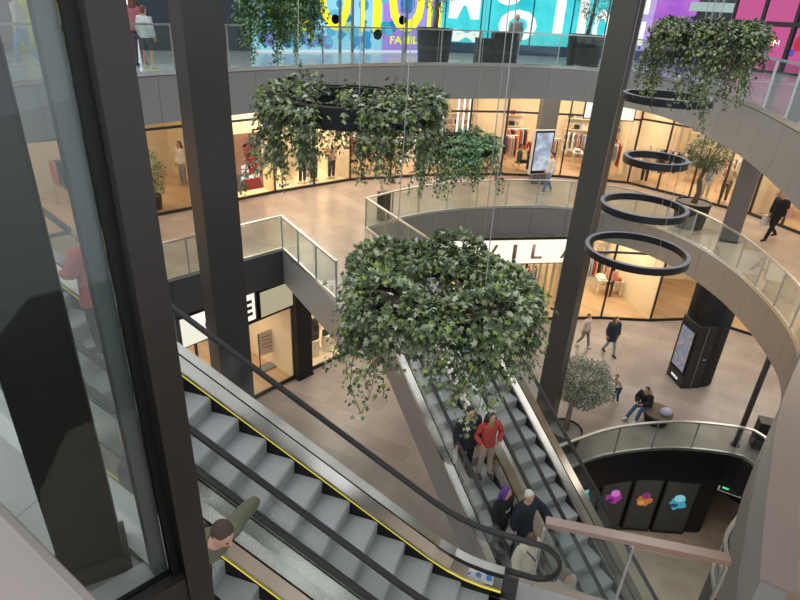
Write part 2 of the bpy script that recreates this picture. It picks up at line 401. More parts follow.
# ------------------------------------------------------------------ escalators
T30 = math.tan(PI / 6)
def escalator(label, base, up, rise, half, steps=(-2, None), outer_l=.25, outer_r=.25, signs=False, lit=True, loc_name='escalator'):
    """origin on the lower landing at the foot of the slope; local +X climbs. half = half distance of the handrails"""
    L = rise / T30; a = .45
    t = thing(loc_name, label, 'escalator', base, math.atan2(up[1], up[0]), 'escalators')
    def zf(x):
        def ramp(q): return 0 if q < -a else (q + a) ** 2 / (4 * a) if q < a else q
        return T30 * (ramp(x) - ramp(x - L))
    def line(off, x0, x1, y, n=.25):
        k = max(2, round((x1 - x0) / n)); return [Vector((x0 + (x1 - x0) * i / k, y, zf(x0 + (x1 - x0) * i / k) + off)) for i in range(k + 1)]
    sw = half - .14                                    # half step width
    x0, x1 = -.75, L + .75
    k = -3
    while True:
        xc = .4 * k + .1
        if xc > x1 - .1: break
        if xc > x0 - .2:
            z = zf(xc) ; zl = zf(xc - .4)
            pts = [(xc - .2, -sw, z - .035), (xc - .185, -sw, z - .008), (xc - .16, -sw, z), (xc + .235, -sw, z), (xc + .235, -sw, z - .05), (xc - .1, -sw, zl - .03), (xc - .19, -sw, zl - .03)]
            MB().prism(pts, (0, 2 * sw, 0)).build('step', M['tread'], t)
        k += 1
    e0, e1 = -.62, L + .62                             # ends of the decks
    for s, ow in ((1, outer_l), (-1, outer_r)):
        def yy(v): return s * v
        MB().sweep(line(0, e0, e1, yy(sw + .012)), [(-.008, -.22), (.008, -.22), (.008, .1), (-.008, .1)]).build('skirt_panel', M['skirt'], t)
        MB().sweep(line(.11, e0, e1, yy(sw + .012)), [(-.007, -.009), (.007, -.009), (.007, .009), (-.007, .009)]).build('skirt_light', M['yellow'] if lit else M['steel_d'], t)
        y0, y1 = sw + .02, half - .012
        MB().sweep(line(0, e0, e1, 0), [(-s * y0, .12), (-s * y0, .15), (-s * y1, .25), (-s * y1, .2)]).build('inner_deck', M['steel_d'], t)
        MB().sweep(line(.25, e0, e1, yy(half)), [(-.022, -.05), (.022, -.05), (.022, .02), (-.022, .02)]).build('glass_gasket', M['gasket'], t)
        MB().sweep(line(0, e0, e1, 0), [(-s * (half + .014), .2), (-s * (half + .014), .25), (-s * (half + ow), .24), (-s * (half + ow), .18)]).build('outer_deck', M['steel_d'], t)
        # glass balustrade
        gx0, gx1 = -.95, L + .95
        n = round((gx1 - gx0) / 1.3)
        for i in range(n):
            ga = gx0 + (gx1 - gx0) * i / n + .006; gb = gx0 + (gx1 - gx0) * (i + 1) / n - .006
            bot = line(.26, ga, gb, yy(half), .2); top = line(.97, ga, gb, yy(half), .2)
            mb = MB(); mb.prism([p + Vector((0, -.005, 0)) for p in bot] + [p + Vector((0, -.005, 0)) for p in reversed(top)], (0, .01, 0))
            mb.build('glass_panel', M['glass_e'], t)
        # handrail, looping down round both ends
        path = line(1.0, gx0 - .02, gx1 + .02, yy(half), .2)
        def loop(xe, zc, sg):
            return [Vector((xe + sg * .30 * math.sin(q), yy(half), zc - .30 + .30 * math.cos(q))) for q in [PI * j / 10 for j in range(1, 11)]] + [Vector((xe - sg * .35, yy(half), zc - .60))]
        path = list(reversed(loop(path[0].x, path[0].z, -1))) + path + loop(path[-1].x, path[-1].z, 1)
        rings = []
        for i, p in enumerate(path):
            d = (path[min(i + 1, len(path) - 1)] - path[max(i - 1, 0)]).normalized(); sd = Vector((0, 1, 0)); u = d.cross(sd)
            rings.append([p + sd * q[0] + u * q[1] for q in ((-.04, -.012), (-.042, .012), (-.03, .026), (.03, .026), (.042, .012), (.04, -.012), (.024, -.026), (-.024, -.026))])
        MB().loft(rings).build('handrail', M['rubber'], t, True)
        # newel boxes that close the decks
        for xe, sg, z in ((e0, -1, 0), (e1, 1, rise)):
            MB().prism([(xe, yy(sw + .01) - .0, z), (xe, yy(sw + .01), z + .13), (xe, yy(half), z + .29), (xe, yy(half + ow * .6), z + .24), (xe, yy(half + ow * .6), z)], (sg * .2, 0, 0)).build('newel_cap', M['dark'], t, bevel=.02)
        # cladding of the outer side
        top = line(.22, e0 - .2, e1 + .2, yy(half + ow), .25); bot = line(-.75, e0 + .3, e1 + .2, yy(half + ow), .25)
        MB().prism([p for p in top] + [p for p in reversed(bot)], (0, -s * .03, 0)).build('side_cladding', M['truss'], t)
        if signs and s == signs:
            f = Matrix.Translation((0, 0, 0))
            for j in range(4):
                mb = MB(); mb.prism([(-.50 + .14 * j, s * (sw + .035), .163), (-.38 + .14 * j, s * (sw + .035), .163), (-.38 + .14 * j, s * (half - .03), .236), (-.50 + .14 * j, s * (half - .03), .236)], (0, -s * .002, .004)); mb.build('safety_sticker', M['white'], t)
            sb_ = pbr('sticker_blue', '3f7fc4', .5)
            for j in range(4):
                mb = MB(); cx = -.44 + .14 * j; y = s * (half - .055); zz = .225
                ring = [(cx + .04 * math.cos(q), y + s * .028 * math.sin(q) - s * .0, zz + .0185 * math.sin(q)) for q in [2 * PI * i / 14 for i in range(14)]]
                mb.prism([(p[0], p[1] - s * .006, p[2] + .004) for p in ring], (0, -s * .001, .003)); mb.build('blue_symbol', sb_, t)

    # soffit, floor plates and combs
    b1 = [(e0 + .3, -.75), (L + .2, -.75)]
    sof = line(-.75, e0 + .3, e1 + .2, 0, .25)
    yl, yr = half + outer_l - .03, -(half + outer_r - .03)
    MB().loft([[p + Vector((0, yl, 0)), p + Vector((0, yr, 0)), p + Vector((0, yr, .03)), p + Vector((0, yl, .03))] for p in sof]).build('soffit', M['truss'], t)
    for xe, sg, z in ((x0, -1, .004), (x1, 1, rise + .004)):
        MB().box((xe + sg * 1.05, 0, z), (2.0, 2 * half + .4, .016)).build('landing_plate', M['comb'], t)
        MB().box((xe + sg * .0, 0, z + .002), (.14, 2 * sw, .02)).build('comb', M['combw'], t)
    return t
esc_a = escalator('near escalator carrying the person in coral, running from bottom centre to the upper left',
                  (*wa(.2, -.75), H1), (-.96, .28), H2 - H1, .65, outer_l=.26, outer_r=.17, signs=-1)
esc_b = escalator('escalator in the lower left corner carrying the person in the green jacket',
                  (*wa(.2, -2.4), H1), (-.96, .28), H2 - H1, .65, outer_l=.17, outer_r=.24)
S0 = -1.63
esc_c = escalator('left one of the far escalator pair, carrying the person in the red top',
                  (*nd(6.1, S0), 0), (-.485, .875), H1, .51, outer_l=.2, outer_r=.3, lit=False)
esc_d = escalator('right one of the far escalator pair, empty, ending beside the tree in the grey pot',
                  (*nd(7.53, S0), 0), (-.485, .875), H1, .51, outer_l=.2, outer_r=.2, lit=False)
# ------------------------------------------------------------------ columns
def box_column(x, y, z0, z1, w, d, rz, label, m=None, name='column', seams=(4.1, 9.2)):
    t = thing(name, label, 'column', (x, y, z0), rz)
    MB().box((0, 0, (z1 - z0) / 2), (w, d, z1 - z0)).build('shaft', m or M['column'], t, bevel=.006)
    MB().box((0, 0, .04), (w + .03, d + .03, .08)).build('foot', M['dark'], t)
    return t
box_column(-3.5, 10.25, 0, 15.2, .66, .66, .65, 'dark square steel column rising behind the escalators left of the shop poster', M['dark'])
box_column(4.82, 14.9, 0, 15.2, .58, .54, -.62, 'tall square grey column in the middle, rising beside the far escalator pair', M['column'])
box_column(-1.015, 1.365, H2, 16, .19, .13, .55, 'wide dark column behind the glass screen at the far left', M['dark'])
box_column(5.95, 26.0, H1, H2 - 1.1, .7, .7, 0, 'grey first-floor column that carries a tilted white-framed screen', M['lcolumn'])
box_column(11.5, 19.6, H1, H2 - 1.1, .62, .62, -.5, 'grey first-floor column right of the potted olive tree', M['lcolumn'])
box_column(-8.3, 16.0, H1, H2 - 1.1, .6, .6, .7, 'dark first-floor column seen through the glass at the left edge', M['dark'])
box_column(17.3, 22.6, H2, H2 + 4, .6, .6, -.6, 'dark upper-floor pillar at the top right corner', M['brown'])
tg = thing('column', 'slim round black post standing by the basement opening on the ground floor', 'column', (11.0, 14.75, 0))
MB().cyl((0, 0, 0), (0, 0, 4.1), .085, n=20).build('shaft', M['dark'], tg, True)
MB().cyl((0, 0, 0), (0, 0, .03), .15, n=20).build('foot', M['dark'], tg)
# fluted round column with an information kiosk strapped to it
t = thing('column', 'thick black fluted column carrying the information kiosk under the first floor', 'column', (11.2, 18.65, 0))
mb = MB(); n = 96
prof = [((.72 + (.018 if k % 2 else -.01)) * math.cos(2 * PI * k / n), (.72 + (.018 if k % 2 else -.01)) * math.sin(2 * PI * k / n)) for k in range(n)]
mb.prism([(x, y, 0) for x, y in prof], (0, 0, 4.1)); mb.build('fluted_shaft', pbr('fluted_black', '1c1c1d', .45), t)
MB().cyl((0, 0, 3.98), (0, 0, 4.1), .79, n=48).build('collar', M['black'], t)
k = thing('information_kiosk', 'black information kiosk with a lit map screen, built against the fluted column', 'kiosk', (10.85, 18.3, 0), math.atan2(-.97, .15) + PI / 2 - .0)
k.location.x -= .12
k.rotation_euler.z = math.atan2(17.88 - 18.85, 10.54 - 10.39)     # local +X runs along the screen face
kb = MB(); kb.box((0, .02, 1.3), (1.0, .72, 2.6)); kb.build('cabinet', pbr('kiosk_black', '1f1f20', .35), k, bevel=.015)
sf = -.355
MB().box((0, sf, 1.42), (.86, .03, 1.85)).build('screen_frame', M['gasket'], k)
MB().box((0, sf - .012, 1.45), (.72, .02, 1.62)).build('screen', screen_mat('kiosk_map', ['6f8f6f', 'b9c2b0', 'a58593', '8fb0bf', 'b79aa6', 'c9bfbf'], .6, 3), k)
MB().box((-.05, sf - .016, 2.2), (.16, .018, .07)).build('badge', emit('badge_blue', '4f7fd0', 1), k)
me, wd = text_mesh('PIAZZA', None, .085, .006, .004); me.transform(Matrix.Translation((-wd / 2, sf - .005, .2)) @ Matrix.Rotation(PI / 2, 4, 'X')); link('lettering', me, M['lettw'], k)
MB().box((.505, .02, 1.3), (.012, .02, 2.5)).build('door_seam', M['gframe'], k)
MB().box((.51, .2, 1.25), (.02, .1, .04)).build('lock', M['chrome'], k)

# ------------------------------------------------------------------ shop fronts
def offs(p0, p1, d):
    v = Vector((p1[0] - p0[0], p1[1] - p0[1], 0)).normalized(); n = Vector((-v.y, v.x, 0)) * d
    return (p0[0] + n.x, p0[1] + n.y), (p1[0] + n.x, p1[1] + n.y)
def shop(pts, z, top, label, wall, floor, transom=None, panes=1.55, depth=5.0, light=60, lamps=2, frame=M['brown'], sign_gap=0, glassm=None, open_at=(), warm=(1, .93, .82)):
    """glazed front on the outline pts; its room lies behind it"""
    c = Vector((pts[0][0], pts[0][1], z)); t = thing('shop_facade', label, 'shop front', c, 0, 'glazed shop fronts')
    h = top - z
    for a, b in zip(pts, pts[1:]):
        a3, b3 = Vector((*a, z)) - c, Vector((*b, z)) - c; d = b3 - a3; L = d.length; d.normalize(); n = max(1, round(L / panes)); ang = math.atan2(d.y, d.x)
        for i in range(n + 1):
            if i < n or (b == pts[-1]):
                p = a3 + d * (L * i / n); MB().box((p.x, p.y, h / 2), (.06, .1, h), ang).build('mullion', frame, t)
        for i in range(n):
            p = a3 + d * (L * (i + .5) / n)
            if (pts.index(a), i) in open_at: continue
            MB().box((p.x, p.y, h / 2), (L / n - .06, .012, h - .02), ang).build('shop_window', glassm or M['glass_s'], t)
        m = (a3 + b3) / 2
        MB().box((m.x, m.y, .05), (L, .09, .1), ang).build('sill', frame, t)
        MB().box((m.x, m.y, h - .06), (L, .09, .12), ang).build('head_rail', frame, t)
        if transom: MB().box((m.x, m.y, transom - z), (L, .09, .08), ang).build('transom', frame, t)
    # room behind
    q = [offs(a, b, depth) for a, b in zip(pts, pts[1:])]
    back = [q[0][0]] + [((q[i][1][0] + q[i + 1][0][0]) / 2, (q[i][1][1] + q[i + 1][0][1]) / 2) for i in range(len(q) - 1)] + [q[-1][1]]
    loop = list(pts) + back[::-1]
    mb = MB()
    for a, b in list(zip(back, back[1:])) + [(pts[0], back[0]), (pts[-1], back[-1])]: mb.beam((*a, z + h / 2), (*b, z + h / 2), .06, h)
    struct(mb.build('wall_back', wall))
    if floor: struct(MB().prism([(x, y, z + .004) for x, y in loop], (0, 0, .012)).build('floor', floor))
    struct(MB().prism([(x, y, top - .02) for x, y in loop], (0, 0, .015)).build('ceiling', M['shopwhite']))
    a, b = Vector((*pts[0], 0)), Vector((*pts[-1], 0)); d = b - a; n = Vector((-d.y, d.x, 0)).normalized()
    for i in range(lamps):
        for j, dp in enumerate((1.4, 3.4)):
            p = a + d * ((i + .5) / lamps) + n * dp
            o = thing('ceiling_light', 'warm lit ceiling panel inside a shop', 'ceiling light', (p.x, p.y, top - .06), math.atan2(d.y, d.x), 'warm shop ceiling lights')
            MB().box((0, 0, 0), (1.0, .25, .04)).build('diffuser', M['lamp'], o); MB().box((0, 0, .015), (1.06, .31, .03)).build('frame', M['white'], o)
    m = (a + b) / 2 + n * depth * .45
    area((m.x, m.y, top - .15), max(1.2, d.length * .7), light, warm, (0, 0, math.atan2(d.y, d.x)), 3.0)
    return t
A = [(-15, 12), (-11, 16.3), (-8.6, 18.8), (-6.54, 20.82), (-5.16, 22.24), (-2.44, 24.6), (1, 26.1), (4.35, 26.9), (7.17, 27.1), (10.2, 26.6), (12.2, 24.6), (13.9, 22.8), (14.9, 20), (15.2, 15)]
T1 = H2 - 1.1
shop(A[0:4], H1, T1, 'wooden floored first-floor shop front seen between the two left columns', M['tan'], M['wood'], 8.1, light=160, lamps=3, open_at=((1, 1), (1, 0)))
shop(A[3:5], H1, T1, 'first-floor shop window showing the red dress poster', M['cream'], M['cream'], 8.1, light=150, lamps=1, depth=2.2)
shop(A[4:6], H1, T1, 'first-floor shop window with cream pillars behind the hanging plants', M['cream'], M['cream'], 8.1, light=200, lamps=2, depth=3)
shop(A[5:8], H1, T1, 'first-floor fashion shop front left of the column with the screen', M['tan'], M['wood'], 8.05, light=260, lamps=3)
shop(A[7:10], H1, T1, 'first-floor shop front right of the column with the screen', M['tan'], M['wood'], 8.05, light=260, lamps=3)
shop(A[9:12], H1, T1, 'first-floor shop front behind the potted olive tree', M['tan'], M['wood'], 8.1, light=220, lamps=2)
shop(A[11:14], H1, T1, 'first-floor shop front at the right edge behind the man in black', M['tan'], M['wood'], 8.1, light=200, lamps=2)
B = [(-9.5, 11), (-4.8, 15.73), (-3.62, 17.15), (-3.15, 17.65), (-1, 19.9), (.8, 21.1), (3.1, 21.9), (5.2, 22.35), (7.2, 22.7), (9, 22.95), (11.2, 22.95), (13.7, 23.4), (15.5, 22), (17, 18)]
T0 = 4.1
shop(B[0:3], 0, 3.0, 'ground-floor shop entrance with orange floor under the first-floor deck', M['tan'], M['wood'], None, light=150, lamps=2, frame=M['gasket'], open_at=((0, 3), (1, 0), (0, 2)))
shop(B[3:6], 0, T0, 'ground-floor display window with dark clothes and bags beside the black pillar', M['cream'], M['cream'], None, light=120, lamps=1, depth=2.5, frame=M['gasket'])
shop(B[5:9], 0, 3.0, 'ground-floor shop front under the large lit sign', M['tan'], M['cream'], None, light=150, lamps=2, frame=M['gasket'])
shop(B[8:11], 0, T0, 'ground-floor shop front behind the two walking people', M['cream'], M['wood'], 3.2, light=170, lamps=2, frame=M['gasket'], panes=2.2, open_at=((9, 0),))
shop(B[10:14], 0, T0, 'ground-floor shop front to the right of the information kiosk', M['cream'], M['wood'], 3.2, light=170, lamps=2, frame=M['gasket'], panes=2.2, open_at=((10, 0),))
t = thing('pillar', 'black pillar between the ground-floor shop entrance and its display window', 'pillar', (-3.4, 17.35, 0))
MB().box((0, 0, 2.05), (.62, .5, 4.1), .83).build('shaft', M['gasket'], t); MB().box((0, 0, .05), (.66, .54, .1), .83).build('foot', M['gasket'], t)
# lit sign boxes over the left ground-floor shop
fr = upright(B[1], B[2])
def signbox(label, p0, p1, u0, u1, z0, z1, mat, writing=None, wm=None, wh=.5, wu=None, wz=None, ww=None, framem=None, name='shop_sign', thick=.16):
    f = upright(p0, p1); o = f @ Vector(((u0 + u1) / 2, 0, 0)); ang = math.atan2(f[1][0], f[0][0])
    t = thing(name, label, 'sign', (o.x, o.y, z0), ang)
    w, h = u1 - u0, z1 - z0
    MB().box((0, 0, h / 2), (w, thick, h)).build('case', framem or M['gasket'], t)
    MB().box((0, -thick / 2 - .006, h / 2), (w - .08, .02, h - .08)).build('lit_face', mat, t)
    if writing:
        me, wd = text_mesh(writing, ww, wh, .02, .03)
        me.transform(Matrix.Translation((-w / 2 + wu, -thick / 2 - .018, wz)) @ Matrix.Rotation(PI / 2, 4, 'X')); link('lettering', me, wm, t)
    return t
signbox('lit white shop sign with the black letters ending in E, left of the frosted panel', B[1], B[2], -2.2, .38, 3.0, 3.98, M['sign'], 'ONE', M['letterb'], .54, .78, .22, 1.65)
signbox('frosted pale yellow panel over the shop entrance beside the lit E sign', B[1], B[2], .52, 2.22, 2.95, 3.9, M['sign_dim'])
signbox('plain pale panel left of the square column, over the ground-floor shop', B[0], B[1], 2.6, 4.0, 3.0, 3.98, pbr('pale_panel', 'cfcfc6', .5))
# large VILA sign, one lit box per straight length
f0, f1 = (1.9, 21.15), (9.4, 22.6)
signbox('large lit white sign reading VILA under the curved first-floor edge', f0, f1, .0, 5.75, 2.98, 4.06, M['sign'], None)
vs_ = bpy.data.objects[bpy.context.scene.collection.objects[-1].name].parent
for c_, u_, w_ in (('V', 1.25, .62), ('I', 2.5, .16), ('L', 3.3, .46), ('A', 4.55, .66)):
    me, wd = text_mesh(c_, w_, .62, .02, .01); me.transform(Matrix.Translation((-5.75 / 2 + u_, -.098, .24)) @ Matrix.Rotation(PI / 2, 4, 'X')); link('letter', me, M['letter'], vs_)
signbox('white lit sign on the first-floor shop front behind the ring lamps', (7.6, 26.6), (9.8, 26.4), 0, 2.2, 8.0, 8.75, M['sign'])
# standing notice in the shop entrance
t = thing('notice_stand', 'black framed standing notice inside the ground-floor shop entrance', 'notice stand', (-4.66, 17.75, .02), .8)
MB().box((0, 0, .03), (.8, .4, .06)).build('base', M['gframe'], t)
for s in (-1, 1): MB().box((s * .37, 0, .75), (.03, .03, 1.5)).build('post', M['gasket'], t)
MB().box((0, 0, 1.05), (.72, .025, .95)).build('panel', pbr('notice_panel', 'd9c4b0', .6), t)
for i in range(4): MB().box((-.06, -.016, 1.32 - .15 * i), (.42 - .1 * (i % 2), .006, .018)).build('printed_line', M['letterb'], t)

# ------------------------------------------------------------------ second-floor back wall, video walls and posters
def wallrun(pts, z, h, mat, name='wall_back', th=.2):
    mb = MB()
    for a, b in zip(pts, pts[1:]): mb.beam((*a, z + h / 2), (*b, z + h / 2), th, h)
    return struct(mb.build(name, mat))
wallrun([(-16, 13), (-12, 18.2), (-9.3, 20.7)], H2, 5, pbr('rust_wall', '7d5148', .7), th=.1)
wallrun([(-9.1, 20.8), (-5.95, 23.1)], H2, 5, pbr('navy_wall', '39404c', .5))
wallrun([(.9, 27.85), (1.1, 27.95), (10.5, 29.75), (13.9, 27.3), (16.8, 23.4), (18.3, 18), (18.3, 8)], H2, 6, pbr('dark_wall', '4b4a4c', .5))
def video_wall(label, p0, p1, z0, z1, mats, off=.12, name='video_wall'):
    f = upright(p0, p1, off); L = (Vector(p1) - Vector(p0)).length; o = f @ Vector((0, 0, 0))
    t = thing(name, label, 'video wall', (o.x, o.y, 0), math.atan2(f[1][0], f[0][0]))
    n = len(mats)
    for i, m in enumerate(mats):
        MB().box((L * (i + .5) / n, 0, (z0 + z1) / 2), (L / n - .0, .06, z1 - z0)).build('screen', m, t)
    return t, L
def flat(name, s, t, u, z, h, mat, w=None, bold=0, y=-.038):
    me, wd = text_mesh(s, w, h, .012, bold)
    me.transform(Matrix.Translation((u, y, z)) @ Matrix.Rotation(PI / 2, 4, 'X')); return link(name, me, mat, t)
LB = (.82, .9, 1)
t, L = video_wall('bright video wall of blue bubbles with big yellow letters and FAMILY FUN', (-5.95, 22.8), (.9, 27.6), 10.36, 14.2,
                  [screen_mat('led_ice', ['a9dff0', '8fd3ee', 'c5ecf5'], 1.15, .6), screen_mat('led_sky', ['7cc9ee', '9fdcf2', '86c4f0'], 1.15, .6), screen_mat('led_violet', ['9fa6ee', 'a98ae6', 'b07ee2'], 1.1, .5)])
yl = emit('led_yellow', 'f4ee3a', 1.35)
for s, u, w_ in (('M', .9, 1.5), ('O', 2.75, 1.35), ('T', 4.25, .75), ('I', 5.1, .38), ('O', 5.85, 1.75), ('N', 7.78, .85)):
    flat('yellow_letter', s, t, u, 11.05, 2.2, yl, w_, .03)
flat('yellow_writing', 'FAMILY FUN', t, 5.95, 10.6, .3, yl, 2.9, .02)
rb = random.Random(3); bc = [emit('bubble_' + c, c, 1.05) for c in ('3f9fd8', '2f7fc4', '66c0e6', '7f8fd0', '5f6fc0', '9fd0a8', '33a9b8')]
bd = emit('bubble_black', '10141c', .5)
def bubble(u, z, r, m):
    MB().cyl((u, -.02, z), (u, -.0305 - .006 * rb.random() - (.03 if m is bd else 0), z), r, n=22).build('bubble', m, t)
for i in range(96):
    u = rb.uniform(.3, 4.9) if i < 76 else rb.uniform(4.9, 8.6); z = 10.5 + abs(rb.gauss(0, .5)) if i < 66 else rb.uniform(10.6, 13)
    bubble(u, z, rb.uniform(.06, .26), rb.choice(bc))
bubble(3.42, 11.45, .3, bc[1]); bubble(6.75, 12.1, .36, bc[1])
for u, z, r in ((3.42, 11.45, .17), (5.35, 10.95, .2), (6.5, 11.5, .17), (7.75, 10.95, .16)): bubble(u, z, r, bd)
for u in (1.9, 3.8, 4.35, 6.9, 8.3): MB().box((u - .2, -.09, 12.2), (.09, .08, 3.8)).build('mullion', M['gframe'], t)
cy = screen_mat('led_cyan', ['35c6cf', '4fd8de', '2fbcc9'], 1.15, .7)
t, L = video_wall('cyan video wall with large white letters MOTION behind the grey bins', (1.1, 27.7), (8.8, 29.17), 10.72, 14.2, [cy, cy])
wl = emit('led_white', 'fdfdf6', 1.25)
for s, u, z, h, w_ in (('M', .3, 11.65, 1.5, 1.35), ('O', 2.15, 12.25, 1.4, 1.45), ('O', 2.55, 10.86, 1.25, 1.75), ('T', 4.55, 11.25, 1.9, 1.5), ('I', 6.2, 11.3, 1.9, .4), ('O', 6.95, 10.8, 1.5, .8), ('M', .45, 10.76, .48, 1.4)):
    flat('white_letter', s, t, u, z, h, wl, w_, .05)
for u in (.15, 1.75, 2.1, 4.05, 5.9, 7.55): MB().box((u, -.08, 12.4), (.05, .06, 3.5)).build('mullion', pbr('blue_frame', '2f6f8a', .4), t)
MB().box((3.85, -.02, 10.5), (7.7, .06, .4)).build('plinth', pbr('navy_plinth', '2c4d6b', .4), t)
t, L = video_wall('lilac and magenta video wall right of the tall middle column', (8.85, 29.18), (12.2, 28.5), 10.72, 14.2, [screen_mat('led_lilac', ['c8b8ea', 'b5a0e0', 'd8cdf2'], 1.0, .8), screen_mat('led_magenta', ['c873d8', 'a85fd0', 'd68ae0'], 1.0, .8)])
flat('white_letter', 'N', t, .55, 12.2, 1.3, wl, .9, .04); flat('white_letter', 'N', t, .55, 10.95, .95, wl, .9, .04)
MB().box((1.67, -.02, 10.5), (3.3, .06, .4)).build('plinth', pbr('navy_plinth2', '3d4f80', .4), t)
# pink posters between dark frames at the top right
pk = emit('poster_pink', 'e06aa8', .75); rd = emit('poster_red', 'd8435a', .75)
t = thing('poster_window', 'tall pink poster in a dark frame with the white word IN, top right', 'poster', (*offs((13.9, 27), (16.6, 23.3), -.15)[0], 0), math.atan2(-3.7, 2.7))
for u0, u1 in ((-.6, .45), (.62, 1.7), (1.95, 2.6)):
    MB().box(((u0 + u1) / 2, 0, 11.15), (u1 - u0, .03, 1.7)).build('poster', pk, t); MB().box(((u0 + u1) / 2, 0, 12.9), (u1 - u0, .03, 1.5)).build('poster', pk, t)
    MB().sph(((u0 + u1) / 2 - .1, -.02, 11.45), ((u1 - u0) * .28, .012, .3), 14).build('red_splash', rd, t); MB().sph(((u0 + u1) / 2 - .25, -.03, 11.1), ((u1 - u0) * .15, .012, .14), 14).build('violet_splash', emit('poster_violet', '7d5ed0', .7), t)
MB().box((1.0, -.03, 12.1), (4.0, .1, .16)).build('frame_bar', M['brown'], t); MB().box((1.0, -.03, 10.33), (4.0, .1, .1)).build('frame_bar', M['brown'], t)
for u in (-.68, .53, 1.82, 2.75): MB().box((u, -.03, 12), (.12, .12, 3.6)).build('frame_post', M['brown'], t)
flat('white_writing', 'IN', t, 1.15, 11.3, .22, M['lettw'], .3)
t = thing('display_cabinet', 'blue lit display cabinet behind the upper-floor railing, top right', 'display cabinet', (16.7, 21.2, H2), math.atan2(-5.4, 1.5))
MB().box((0, 0, .5), (3.0, .36, 1.0)).build('case', M['dark'], t); MB().box((0, -.21, .82), (2.9, .02, .22)).build('lit_strip', emit('blue_strip', '3fa9f0', 1), t); MB().box((0, -.21, .3), (2.8, .02, .35)).build('lit_panel', emit('blue_panel', '6aa0d0', .6), t)
t = thing('shop_screen', 'violet lit shop window with a pale sign above, behind the top right plant', 'shop window', (12.6, 28.0, H2), -.55)
MB().box((0, -.05, .95), (2.0, .06, 1.7)).build('window', screen_mat('violet_window', ['2a2250', '6a3fd0', '8f7fe0', '3a3a70'], .8, 1.5), t); MB().box((0, -.08, 2.3), (1.7, .08, .35)).build('sign_plate', emit('pale_sign', 'b9d0d0', .8), t)

# ------------------------------------------------------------------ first-floor poster, totem screen
t = thing('poster', 'large poster of a red dress reading WEAR THE MOMENT in the first-floor window', 'poster', (-6.4, 21.1, H1), math.atan2(1.42, 1.38))
MB().box((.62, 0, 1.35), (1.24, .03, 2.15)).build('backing', pbr('poster_paper', 'd3a48f', .6), t)
MB().box((.95, -.018, 1.9), (.52, .006, .95), 0).build('grey_pattern', pbr('poster_grey', '8f837c', .6), t)
MB().box((.2, -.018, .62), (.4, .006, .65)).build('grey_pattern', pbr('poster_grey2', '8d8f90', .6), t)
mb = MB(); mb.prism([(.5, -.022, 2.05), (.72, -.022, 2.05), (.8, -.022, 1.6), (1.12, -.022, 1.35), (1.2, -.022, 1.45), (1.2, -.022, 1.2), (.92, -.022, 1.15), (1.22, -.022, .3), (.36, -.022, .3), (.5, -.022, 1.2)], (0, -.006, 0)); mb.build('red_dress', pbr('poster_red_dress', 'c2373f', .6), t)
MB().sph((.6, -.026, 2.2), (.11, .008, .15), 14).build('portrait', pbr('poster_face', 'c08a70', .6), t)
for i, sx in enumerate(('WEAR', 'THE', 'MOMENT')):
    me, wd = text_mesh(sx, (.46, .32, .78)[i], .15, .006, .01); me.transform(Matrix.Translation((.3, -.032, 1.12 - .2 * i)) @ Matrix.Rotation(PI / 2, 4, 'X')); link('lettering', me, M['lettw'], t)
t = thing('totem_screen', 'white framed tilted information screen fixed to the grey first-floor column', 'screen', (5.75, 25.3, H1 + .55), .35)
MB().box((0, 0, .95), (1.0, .16, 1.9)).build('case', M['white'], t, bevel=.02); MB().box((0, -.085, .95), (.92, .012, 1.82)).build('bezel', M['gasket'], t)
MB().box((0, -.094, .98), (.8, .012, 1.6)).build('screen', screen_mat('totem_map', ['b9c7dd', 'dfe4ec', '9fb6cf', 'cf9aa0'], .85, 2.2), t); MB().box((0, .2, .9), (.2, .3, .3)).build('bracket', M['dark'], t)

# ------------------------------------------------------------------ clothes racks, tables and mannequins inside the shops
rs = random.Random(11)
GC = ['e6dfd2', '3c3f4a', 'b8483f', 'c9b08a', '6a6f5a', 'd9c9c4', '24262b', '8f7a66', 'a9b4c0', 'd27a6a']
def rack(x, y, z, rz, label, group):
    t = thing('clothes_rack', label, 'clothes rack', (x, y, z), rz, group)
    for s in (-1, 1): MB().cyl((s * .6, 0, 0), (s * .6, 0, 1.5), .018, n=8).build('post', M['chrome'], t); MB().box((s * .6, 0, .02), (.05, .5, .04)).build('foot', M['chrome'], t)
    MB().cyl((-.6, 0, 1.5), (.6, 0, 1.5), .018, n=8).build('rail', M['chrome'], t)
    for i in range(9):
        h = rs.uniform(.65, 1.0); xx = -.5 + .125 * i
        mb = MB(); mb.prism([(xx - .03, -.2, 1.42), (xx - .03, 0, 1.48), (xx - .03, .2, 1.42), (xx - .03, .23, 1.42 - h), (xx - .03, -.23, 1.42 - h)], (.06, 0, 0)); mb.build('garment', cloth(rs.choice(GC)), t)
    return t
def table(x, y, z, rz, label):
    t = thing('display_table', label, 'table', (x, y, z), rz, 'shop display tables')
    MB().box((0, 0, .8), (1.2, .7, .05)).build('tabletop', M['shopwhite'], t)
    for sx in (-1, 1):
        for sy in (-1, 1): MB().box((sx * .55, sy * .3, .39), (.05, .05, .78)).build('leg', M['shopwhite'], t)
    for i in range(6):
        o = tag(MB().box((0, 0, .05), (.26, .3, .1)).build('folded_garment', cloth(rs.choice(GC)), None, bevel=.02), 'folded garment in a stack on a shop display table', 'clothes', 'folded clothes on the display tables')
        p = Matrix.Rotation(rz, 4, 'Z') @ Vector((-.38 + .38 * (i % 3), -.17 + .34 * (i // 3), .826)); o.location = (x + p.x, y + p.y, z + p.z); o.rotation_euler.z = rz
